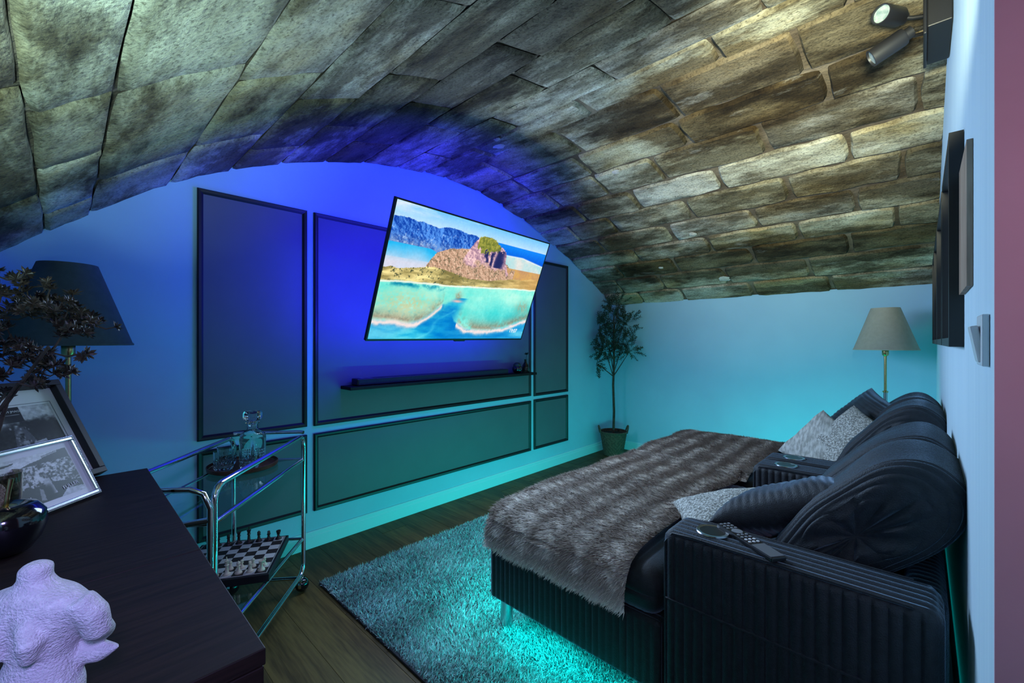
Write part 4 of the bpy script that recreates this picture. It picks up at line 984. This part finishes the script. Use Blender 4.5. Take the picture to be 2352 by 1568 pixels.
# chess set on the lower shelf
bd = .385; bzr = math.atan2(-.5, .867)
bp_ = Vector((-2.285, .538, .2714))
cb = thing('chess_board', bp_, 'dark framed chess board on the cart lower shelf', 'chess board', rz=bzr)
MB().box((0, 0, .017), (bd, bd, .034)).build('case', m_black, cb, bevel=.003)
sqw = (bd - .034) / 8
for i in range(8):
    for j in range(8):
        MB().box(((i - 3.5) * sqw, (j - 3.5) * sqw, .0345), (sqw - .0006, sqw - .0006, .003)).build('square', m_chesslight if (i + j) % 2 else m_chessdark, cb)
inl = MB()
for sg in (-1, 1):
    inl.box((0, sg * (bd / 2 - .0135), .0345), (bd - .024, .002, .002)); inl.box((sg * (bd / 2 - .0135), 0, .0345), (.002, bd - .024, .002))
inl.build('inlay_line', m_chesslight, cb)
def piece_mesh(kind):
    s = {'pawn': .036, 'rook': .042, 'knight': .046, 'bishop': .052, 'queen': .060, 'king': .066}[kind]; b = .0125 if kind == 'pawn' else .0145
    pr = [(0, 0), (b, 0), (b, .004), (b * .8, .007), (b * .5, .011), (b * .36, s * .55), (b * .62, s * .62), (b * .4, s * .66)]
    if kind == 'pawn': pr += [(b * .55, s * .76), (b * .6, s * .85), (b * .4, s * .96), (0, s)]
    elif kind == 'rook': pr += [(b * .6, s * .78), (b * .72, s * .82), (b * .72, s), (b * .5, s), (b * .5, s * .94), (0, s * .94)]
    elif kind == 'bishop': pr += [(b * .55, s * .78), (b * .45, s * .9), (b * .12, s * .96), (b * .18, s * .98), (0, s)]
    elif kind == 'knight': pr += [(b * .5, s * .70), (b * .3, s * .74), (0, s * .75)]
    else: pr += [(b * .5, s * .82), (b * .72, s * .90), (b * .3, s * .92), (b * .2, s * .97), (0, s)]
    mb = MB().lathe(pr, 14)
    if kind == 'knight':
        q = [(0, .62), (-.3, .72), (-.42, .9), (-.1, 1.0), (.25, .97), (.62, .80), (.60, .70), (.2, .76), (.4, .62)]; k = len(q)
        V = [(b * 1.1 * a, sd * b * .32, s * z) for sd in (-1, 1) for a, z in q]
        mb.add(V, [tuple(range(k)), tuple(range(k, 2 * k))[::-1]] + [(i, (i + 1) % k, k + (i + 1) % k, k + i) for i in range(k)])
    if kind == 'king': mb.box((0, 0, s + .004), (.003, .003, .011)); mb.box((0, 0, s + .005), (.008, .003, .003))
    return mb
PM = {}
def piece(kind, col, i, j, label):
    key = (kind, col); mt = m_piecelight if col == 'white' else m_piecedark
    p = Matrix.Rotation(bzr, 3, 'Z') @ Vector(((i - 3.5) * sqw, (j - 3.5) * sqw, .0361)) + bp_
    if key not in PM: PM[key] = piece_mesh(kind).build('chess_' + kind, mt, None, smooth=True); o = PM[key]
    else: o = PM[key].copy(); COL.objects.link(o)
    o.location = p; tag(o, label, 'chess piece', ('boxwood' if col == 'white' else 'dark') + ' chess pieces on the board')
cols_ = ['first', 'second', 'third', 'fourth', 'fifth', 'sixth', 'seventh', 'eighth']
order = ['rook', 'knight', 'bishop', 'queen', 'king', 'bishop', 'knight', 'rook']
for j in range(8):
    f_ = cols_[7 - j]
    piece(order[j], 'dark', 0, j, 'dark chess %s on the back row, %s file from the board right edge' % (order[j], f_))
for (kd, i, j) in (('rook', 7, 7), ('knight', 7, 6), ('pawn', 6, 7), ('pawn', 6, 6), ('bishop', 7, 5), ('pawn', 6, 5), ('pawn', 6, 4), ('queen', 7, 3), ('king', 7, 4)):
    piece(kd, 'white', i, j, 'pale boxwood chess %s on the %s row, %s file from the board right edge' % (kd, 'front' if i == 7 else 'second', cols_[7 - j]))

# ---------------------------------------------------------------- sideboard
CX0, CX1, CYF, CZ = -1.772, -.620, .183, .90; seam = -1.004; cyb = YF + .004
sbd = thing('sideboard', ((CX0 + CX1) / 2, (CYF + cyb) / 2, 0), 'dark walnut sideboard in the left foreground', 'sideboard')
scx, scy = (CX0 + CX1) / 2, (CYF + cyb) / 2
def sbox(x0, x1, y0, y1, z0, z1, name, mat=m_walnut, par=None, bevel=.0015):
    return MB().box(((x0 + x1) / 2 - scx, (y0 + y1) / 2 - scy, (z0 + z1) / 2), (x1 - x0, y1 - y0, z1 - z0)).build(name, mat, par or sbd, bevel=bevel)
sbox(CX0, seam - .0012, cyb, CYF, CZ - .022, CZ, 'top_panel'); sbox(seam + .0012, CX1, cyb, CYF, CZ - .022, CZ, 'top_panel')
sbox(CX1 - .018, CX1 - .001, cyb, CYF - .002, .12, CZ - .0235, 'side_panel'); sbox(CX0 + .001, CX0 + .018, cyb, CYF - .002, .12, CZ - .0235, 'side_panel')
sbox(CX0 + .018, CX1 - .018, cyb, cyb + .012, .12, CZ - .0235, 'back_panel'); sbox(CX0 + .018, CX1 - .018, cyb, CYF - .022, .12, .138, 'bottom_panel')
for (a, b) in ((CX0 + .002, -1.39), (-1.387, seam - .001), (seam + .001, CX1 - .002)):
    d = sbox(a, b, CYF - .020, CYF - .002, .124, CZ - .026, 'door'); sbox(b - .06, b - .045, CYF - .002, CYF + .014, .46, .60, 'handle', m_brass, d)
for x in (CX0 + .06, CX1 - .06):
    for y_ in (cyb + .05, CYF - .06): MB().lathe([(.014, 0), (.022, .121)], 14, (x - scx, y_ - scy, 0)).build('leg', m_walnut, sbd, smooth=True)

# ---------------------------------------------------------------- framed photographs
def lean_frame(origin, wdir, up, label, name, group=None):
    """origin = lower right corner on the cabinet; wdir = unit vector to the left along the foot; up = unit vector up the face"""
    t = thing(name, origin, label, 'picture frame', group); wd = Vector(wdir).normalized(); up = Vector(up); up = (up - wd * up.dot(wd)).normalized(); n_ = up.cross(wd)
    # local axes: x = image right (-wd), y = up, z = out of the face
    x = -wd; z = x.cross(up)
    t.matrix_world = Matrix.Translation(Vector(origin)) @ Matrix((x, up, z)).transposed().to_4x4(); return t
def blob(I, u, v, cx, cy_, rx, ry, c, p=2):
    m = np.exp(-(np.abs((u - cx) / rx) ** p + np.abs((v - cy_) / ry) ** p))[..., None]; I[:] = I * (1 - m) + np.asarray(c) * m
def poly(I, u, v, pts, c):
    ins = np.zeros(u.shape, bool); n = len(pts)
    for i in range(n):
        (x1, y1), (x2, y2) = pts[i], pts[(i + 1) % n]
        if y1 == y2: continue
        ins ^= ((v > min(y1, y2)) & (v <= max(y1, y2)) & (u < (v - y1) / (y2 - y1) * (x2 - x1) + x1))
    I[ins] = c
def paint_racer(w, h):
    u, v = np.meshgrid(np.linspace(0, 1, w), np.linspace(0, 1, h)); n = vnoise((h, w), 21, 6, 6); n2 = vnoise((h, w), 22, 5, 20)
    I = np.repeat((.10 + .10 * n2)[..., None], 3, 2)
    sky = np.clip((v - .62 + (n - .5) * .25) * 8, 0, 1)[..., None]; I[:] = I * (1 - sky) + (.66 + .2 * n[..., None]) * sky
    poly(I, u, v, [(.0, .86), (.52, .86), (.52, 1.0), (.0, 1.0)], (.07, .07, .08)); poly(I, u, v, [(.22, .70), (.53, .70), (.53, 1.0), (.22, 1.0)], (.12, .12, .13))
    poly(I, u, v, [(.25, .84), (.50, .84), (.50, .855), (.25, .855)], (.6, .6, .6)); blob(I, u, v, .10, .70, .14, .09, (.70, .70, .72))
    blob(I, u, v, .8, .45, .3, .10, (.06, .06, .06)); blob(I, u, v, .74, .58, .14, .10, (.05, .05, .05))
    for (a, b) in (((.40, .60), (.52, .12)),): pass
    poly(I, u, v, [(.33, .60), (.47, .60), (.58, .22), (.24, .22)], (.30, .30, .32))
    poly(I, u, v, [(.12, .20), (.70, .30), (.70, .24), (.12, .13)], (.68, .68, .70)); poly(I, u, v, [(.36, .32), (.48, .32), (.50, .0), (.32, .0)], (.60, .60, .62))
    for (x_, y_) in ((.34, .20), (.47, .22)): blob(I, u, v, x_, y_, .035, .06, (.03, .03, .03), 4)
    for (x_, y_) in ((.22, .06), (.62, .10)): blob(I, u, v, x_, y_, .08, .08, (.02, .02, .02), 4)
    blob(I, u, v, .38, .47, .035, .05, (.75, .75, .75)); blob(I, u, v, .385, .455, .028, .02, (.02, .02, .02)); blob(I, u, v, .37, .62, .025, .02, (.75, .75, .75))
    for k in range(40):
        x_, y_ = RNG.uniform(.26, .56), RNG.uniform(.12, .6); blob(I, u, v, x_, y_, .012, .018, [RNG.choice([.05, .55, .7])] * 3)
    I *= (.85 + .3 * n2)[..., None]; return np.clip(I, 0, 1)
def paint_crowd(w, h):
    u, v = np.meshgrid(np.linspace(0, 1, w), np.linspace(0, 1, h)); n = vnoise((h, w), 31, 6, 6); n2 = vnoise((h, w), 32, 5, 24)
    I = np.repeat((.72 + .1 * n)[..., None], 3, 2)
    poly(I, u, v, [(0, .70), (.12, .72), (.42, .84), (.62, .88), (.62, .93), (.8, .97), (1, 1.0), (1, .3), (0, .3)], (.16, .17, .17)); poly(I, u, v, [(.62, .90), (.86, .95), (.86, .97), (.62, .92)], (.62, .62, .62))
    poly(I, u, v, [(0, .86), (.22, .90), (.26, .93), (.1, .92), (0, .9)], (.05, .05, .05))
    cr = (v < .78) & (v > .28); I[cr] = (np.clip(n2[cr] * 3.2 - 1.15, .03, .7))[:, None] * np.ones(3)
    for k in range(110):
        x_, y_ = RNG.uniform(0, 1), RNG.uniform(.32, .74); c = RNG.choice([.05, .08, .5, .68]); blob(I, u, v, x_, y_, .013, .03, [c] * 3, 3); blob(I, u, v, x_, y_ + .045, .007, .015, [.3] * 3)
    poly(I, u, v, [(0, 0), (1, 0), (1, .26), (.62, .36), (.3, .34), (0, .40)], (.12, .13, .14)); poly(I, u, v, [(.47, .12), (.60, .12), (.58, .46), (.50, .44)], (.66, .66, .66)); blob(I, u, v, .50, .20, .07, .14, (.06, .06, .06), 4)
    poly(I, u, v, [(.36, .06), (.42, .04), (.44, .26), (.40, .30)], (.5, .5, .5)); poly(I, u, v, [(.62, 0), (1, 0), (1, .10), (.75, .14)], (.68, .68, .7))
    poly(I, u, v, [(.1, .36), (.3, .40), (.3, .46), (.1, .42)], (.66, .66, .66))
    I *= (.85 + .3 * n2)[..., None]; return np.clip(I, 0, 1)
# big black frame with two mounted photos
bf = lean_frame((-1.768, .086, .9095), (.64, -.77, 0), (-.149, -.068, .27), 'large black frame with two mounted racing photos, leaning on the sideboard', 'photo_frame')
BW, BH = .44, .315
f = MB()
for (cx, cy_, sx, sy) in ((-BW / 2, .0085, BW, .017), (-BW / 2, BH - .0085, BW, .017), (-.0085, BH / 2, .017, BH - .034), (-BW + .0085, BH / 2, .017, BH - .034)): f.box((cx, cy_, -.004), (sx, sy, .030))
f.build('frame', m_black, bf, bevel=.0015)
MB().box((-BW / 2, BH / 2, -.012), (BW - .034, BH - .034, .003)).build('mount', m_mat, bf); MB().box((-BW / 2, BH / 2, -.017), (BW - .01, BH - .01, .004)).build('back_board', m_blackmatte, bf)
PWd, PHt = .155, .150
for (cx, nm) in ((-.118, 0), (-.118 - .155 - .020, 1)):
    for (dx, dy, sx, sy) in ((0, PHt / 2 + .006, PWd + .012, .0012), (PWd / 2 + .006, 0, .0012, PHt + .012), (-PWd / 2 - .006, 0, .0012, PHt + .012)): MB().box((cx + dx, .175 + dy, -.0102), (sx, sy, .0012)).build('mount_bevel', m_button, bf)
    p_ = picture('photo', 110, 106, PWd, PHt, paint_racer(110, 106) if nm == 0 else paint_racer(110, 106)[:, ::-1], m_photo, bf, Matrix.Translation((cx, .175, -.0100)))
text('photo_lettering', 'VICTIM JMAGE', .0085, m_ink, bf, Matrix.Translation((-.118 - .020, .175 + .062, -.0094)), .0002)
MB().tube([(-BW / 2, .20, -.022), (-BW / 2, .076, -.122)], .008, 6).build('easel_leg', m_blackmatte, bf)
# small beaded silver frame
sf = lean_frame((-1.557, .067, .9035), (.73, -.68, 0), (-.068, -.036, .147), 'small beaded silver frame with a black and white crowd photo', 'photo_frame')
SW, SH = .215, .168
f = MB()
for (cx, cy_, sx, sy) in ((-SW / 2, .006, SW, .012), (-SW / 2, SH - .006, SW, .012), (-.006, SH / 2, .012, SH - .024), (-SW + .006, SH / 2, .012, SH - .024)): f.box((cx, cy_, 0), (sx, sy, .012))
f.build('frame', m_silver, sf, bevel=.002)
bd_ = MB()
for k in range(60):
    x_ = -.004 - k * (SW - .008) / 59
    for y_ in (.004, SH - .004): bd_.sphere((x_, y_, .0065), .0019, 6, 4)
for k in range(47):
    y_ = .004 + k * (SH - .008) / 46
    for x_ in (-.004, -SW + .004): bd_.sphere((x_, y_, .0065), .0019, 6, 4)
tag(bd_.build('beading', m_silver, sf, smooth=True), kind='stuff')
MB().box((-SW / 2, SH / 2, -.004), (SW - .02, SH - .02, .003)).build('mount', m_mat, sf)
picture('photo', 130, 96, SW - .050, SH - .050, paint_crowd(130, 96), m_photo, sf, Matrix.Translation((-SW / 2, SH / 2, -.0022)))
text('photo_lettering', 'FULLER', .0125, m_ink, sf, Matrix.Translation((-.056, .046, -.0016)) @ Matrix.Rotation(.10, 4, 'Z'), .0002)
text('photo_lettering', 'IN', .020, m_ink, sf, Matrix.Translation((-.158, .040, -.0016)), .0002)
MB().tube([(-SW / 2, .11, -.008), (-SW / 2, .036, -.060)], .005, 6).build('easel_leg', m_blackmatte, sf)

# ---------------------------------------------------------------- ornaments on the sideboard
ap = thing('apple_ornament', (-1.243, -.076, .9005), 'glossy black apple ornament with a brass stem on the sideboard', 'ornament')
MB().lathe([(.0, .004), (.018, .0), (.034, .006), (.048, .026), (.056, .052), (.054, .074), (.042, .090), (.026, .094), (.012, .086), (.0, .076)], 48).build('fruit', m_apple, ap, smooth=True)
MB().lathe([(.012, .082), (.016, .086), (.0155, .090), (.012, .088)], 28).build('stem_ring', m_brass, ap, smooth=True)
MB().tube([(0, 0, .078), (.002, .004, .115), (.006, .008, .142)], [.0038, .0036, .0042], 10).build('stem', m_brass, ap, smooth=True)
lf = MB()
def lff(u, v):
    a = v; w_ = .022 * math.sin(PI * min(1, a * .96 + .02)) ** .8; c = Vector((-.004, -.006, .086)) + Vector((-.72, -.69, 0)) * (.030 * a + .012 * a * a) + Vector((0, 0, .062 * a - .010 * a * a))
    return c + Vector((-.69, .72, 0)) * ((u - .5) * 2 * w_) + Vector((0, 0, .004 * (abs(u - .5) * 2) ** 2))
lf.grid(lff, 8, 14); lo_ = lf.build('leaf', m_leather, ap, smooth=True); so_ = lo_.modifiers.new('thick', 'SOLIDIFY'); so_.thickness = .0015
cg = thing('smoked_glass_cup', (-1.452, -.098, .9005), 'dark smoked glass cup behind the black apple', 'glass')
MB().lathe([(.030, 0), (.034, .004), (.036, .112), (.0335, .112), (.031, .010), (.0, .008)], 36).build('cup', m_smoke, cg, smooth=True)
MB().lathe([(.0, .010), (.0300, .010), (.0312, .060), (.0, .060)], 28).build('wax', M('candle_wax', (.16, .13, .09), rough=.6), cg, smooth=True)

# white textured torso figure: one continuous body
tl = MB()
R_ = Matrix.Rotation(TH, 3, 'Z')            # figure turned to stand with its back to the doorway
def ell(c, r): tl.sphere(c, r, 20, 14)
rings = [(.000, .000, .000, .034, .030), (.0, -.002, .012, .040, .034), (.0, -.002, .036, .041, .034), (.0, .0, .058, .034, .029), (.002, .002, .078, .029, .025), (.003, .003, .098, .034, .026), (.002, .003, .120, .044, .028), (-.002, .002, .138, .050, .027), (-.004, .001, .150, .042, .023), (-.004, .0, .158, .022, .017), (-.004, .0, .168, .0135, .0135), (-.003, .0, .180, .0140, .0140), (-.003, .0, .186, .008, .008)]
V = []; nn = 28
for (cx, cy_, z, rx, ry) in rings:
    for k in range(nn):
        a = 2 * PI * k / nn; V.append((cx + rx * math.cos(a), cy_ + ry * math.sin(a), z))
F = [(i * nn + k, i * nn + (k + 1) % nn, (i + 1) * nn + (k + 1) % nn, (i + 1) * nn + k) for i in range(len(rings) - 1) for k in range(nn)] + [tuple(range(nn))[::-1], tuple((len(rings) - 1) * nn + k for k in range(nn))]
tl.add(V, F)
tl.tube([(.040, .0, .140), (.053, .004, .122), (.054, .008, .100), (.046, .022, .088), (.030, .034, .092)], [.015, .0145, .013, .012, .010], 12)
tl.tube([(-.042, .0, .140), (-.058, .004, .120), (-.060, .012, .098), (-.040, .030, .090)], [.015, .0145, .013, .010], 12)
tl.tube([(.028, .020, .066), (.046, .022, .062), (.066, .020, .070)], [.015, .0115, .003], 12)
tl.tube([(.010, -.020, .128), (.020, -.027, .108), (.016, -.026, .085)], [.010, .011, .006], 10)
tl.tube([(-.014, -.018, .130), (-.022, -.026, .108), (-.018, -.024, .085)], [.010, .011, .006], 10)
sc_ = tl.build('torso_figure', m_sculpt, None, smooth=True)
rmh = sc_.modifiers.new('merge', 'REMESH'); rmh.mode = 'VOXEL'; rmh.voxel_size = .0030; rmh.use_smooth_shade = True
sm_ = sc_.modifiers.new('soften', 'SMOOTH'); sm_.factor = .5; sm_.iterations = 6
sc_.scale = (1, 1, .89); sc_.location = (-.678, -.018, .9003); sc_.rotation_euler = (0, 0, TH)
tag(sc_, 'rough white torso figure on the near end of the sideboard', 'sculpture')

# plant with dark leaf rosettes
pv = thing('succulent_plant', (-1.34, -.125, .9005), 'branching plant with dark leaf rosettes above the photo frames', 'plant')
MB().lathe([(.024, 0), (.030, .004), (.034, .06), (.026, .13), (.016, .165), (.019, .178), (.016, .176), (.013, .165), (.0, .160)], 28).build('vase', m_apple, pv, smooth=True)
dots0 = [(110,150),(260,130),(470,210),(40,310),(200,250),(270,290),(720,330),(500,280),(360,360),(530,390),(620,410),(760,450),(400,480),(300,540),(440,560),(560,560),(680,500),(820,520),(920,560),(1000,600),(1150,660),(880,640),(750,650),(640,730),(840,710),(560,620),(170,820),(250,860),(340,900),(500,910),(860,930),(180,1000),(300,1000),(450,1070),(540,1050),(700,1110),(620,1130),(340,1130),(410,1190),(260,1200),(380,1220),(60,1310),(30,560),(150,330),(80,450),(230,500),(20,640),(60,880),(20,960),(120,1060),(10,1150),(180,420),(330,430),(470,440),(700,590),(610,490),(510,510),(930,640),(780,560),(690,690),(240,950),(380,950),(460,1010),(560,1110),(200,880),(100,820),(-60,420),(-70,700),(-50,900),(-40,250),(-20,100)]
dots = dots0 + [(x + RNG.uniform(-60, 60), y + RNG.uniform(-45, 45)) for x, y in dots0 if x < 900]
fw_ = Vector((-math.sin(TH), math.cos(TH), 0)); rt_ = Vector((math.cos(TH), math.sin(TH), 0)); rs = random.Random(9)
def rosette(seed):
    r = random.Random(seed); mb = MB()
    for k in range(15):
        a = k * 2.4 + r.uniform(-.3, .3); e = r.uniform(-.1, .25) + .85 * (k / 15); d = Vector((math.cos(a) * math.cos(e), math.sin(a) * math.cos(e), math.sin(e))); s_ = Vector((-math.sin(a), math.cos(a), 0)); up = d.cross(s_); L = .0165 * r.uniform(.8, 1.1); w_ = .0029
        c = Vector((0, 0, 0)); mb.add([c, c + d * L * .6 + s_ * w_, c + d * L, c + d * L * .6 - s_ * w_, c + d * L * .6 + up * .0016], [(0, 1, 4), (1, 2, 4), (2, 3, 4), (3, 0, 4)])
    return mb
RP = []; base = Vector((-1.34, -.125, 1.07)); bt = MB()
hubs = []
for k, (cx, cy_) in enumerate(dots):
    px, py = cx / 4.357, 600 + cy_ / 4.357; dep = rs.uniform(.83, .93)
    p = Vector((0, 0, 1.3)) + fw_ * dep + rt_ * (dep * (px - 1176) / 985) + Vector((0, 0, -dep * (py - 784.5) / 985))
    p.y = max(p.y, -.183)
    hubs.append(p)
main = [Vector((-1.30, -.10, 1.17)), Vector((-1.25, -.06, 1.22)), Vector((-1.33, -.11, 1.25)), Vector((-1.28, -.09, 1.30)), Vector((-1.21, -.02, 1.29)), Vector((-1.34, -.12, 1.33))]
for m_ in main: bt.tube([tuple(base - Vector((0, 0, .12))), tuple(base * .5 + m_ * .5 + Vector((-.01, -.004, .0))), tuple(m_)], [.0042, .0034, .0026], 7)
hubs.sort(key=lambda p: (p - base).length); tree = list(main)
for k, p in enumerate(hubs):
    m_ = min(tree, key=lambda q: (q - p).length * (1.6 if q.z > p.z + .01 else 1.0)); md = m_ * .5 + p * .5 + Vector((rs.uniform(-.006, .006), rs.uniform(-.006, .006), -.006)); tree.append(p)
    bt.tube([tuple(m_), tuple(md), tuple(p)], [.0019, .0015, .0012], 5, caps=False)
    if k < 4: o = rosette(k).build('leaf_rosette', m_leafdark, pv); RP.append(o)
    else: o = RP[k % 4].copy(); COL.objects.link(o); o.parent = pv
    d = (p - m_).normalized() + Vector((0, 0, .6)); q = Vector((0, 0, 1)).rotation_difference(d)
    o.location = p - Vector(pv.location); o.rotation_euler = (q.to_matrix() @ Matrix.Rotation(rs.uniform(0, 6), 3, 'Z')).to_euler(); s_ = rs.uniform(.85, 1.2); o.scale = (s_, s_, s_)
bt.v = [tuple(Vector(v) - Vector(pv.location)) for v in bt.v]; bt.build('branches', m_bark, pv, smooth=True)
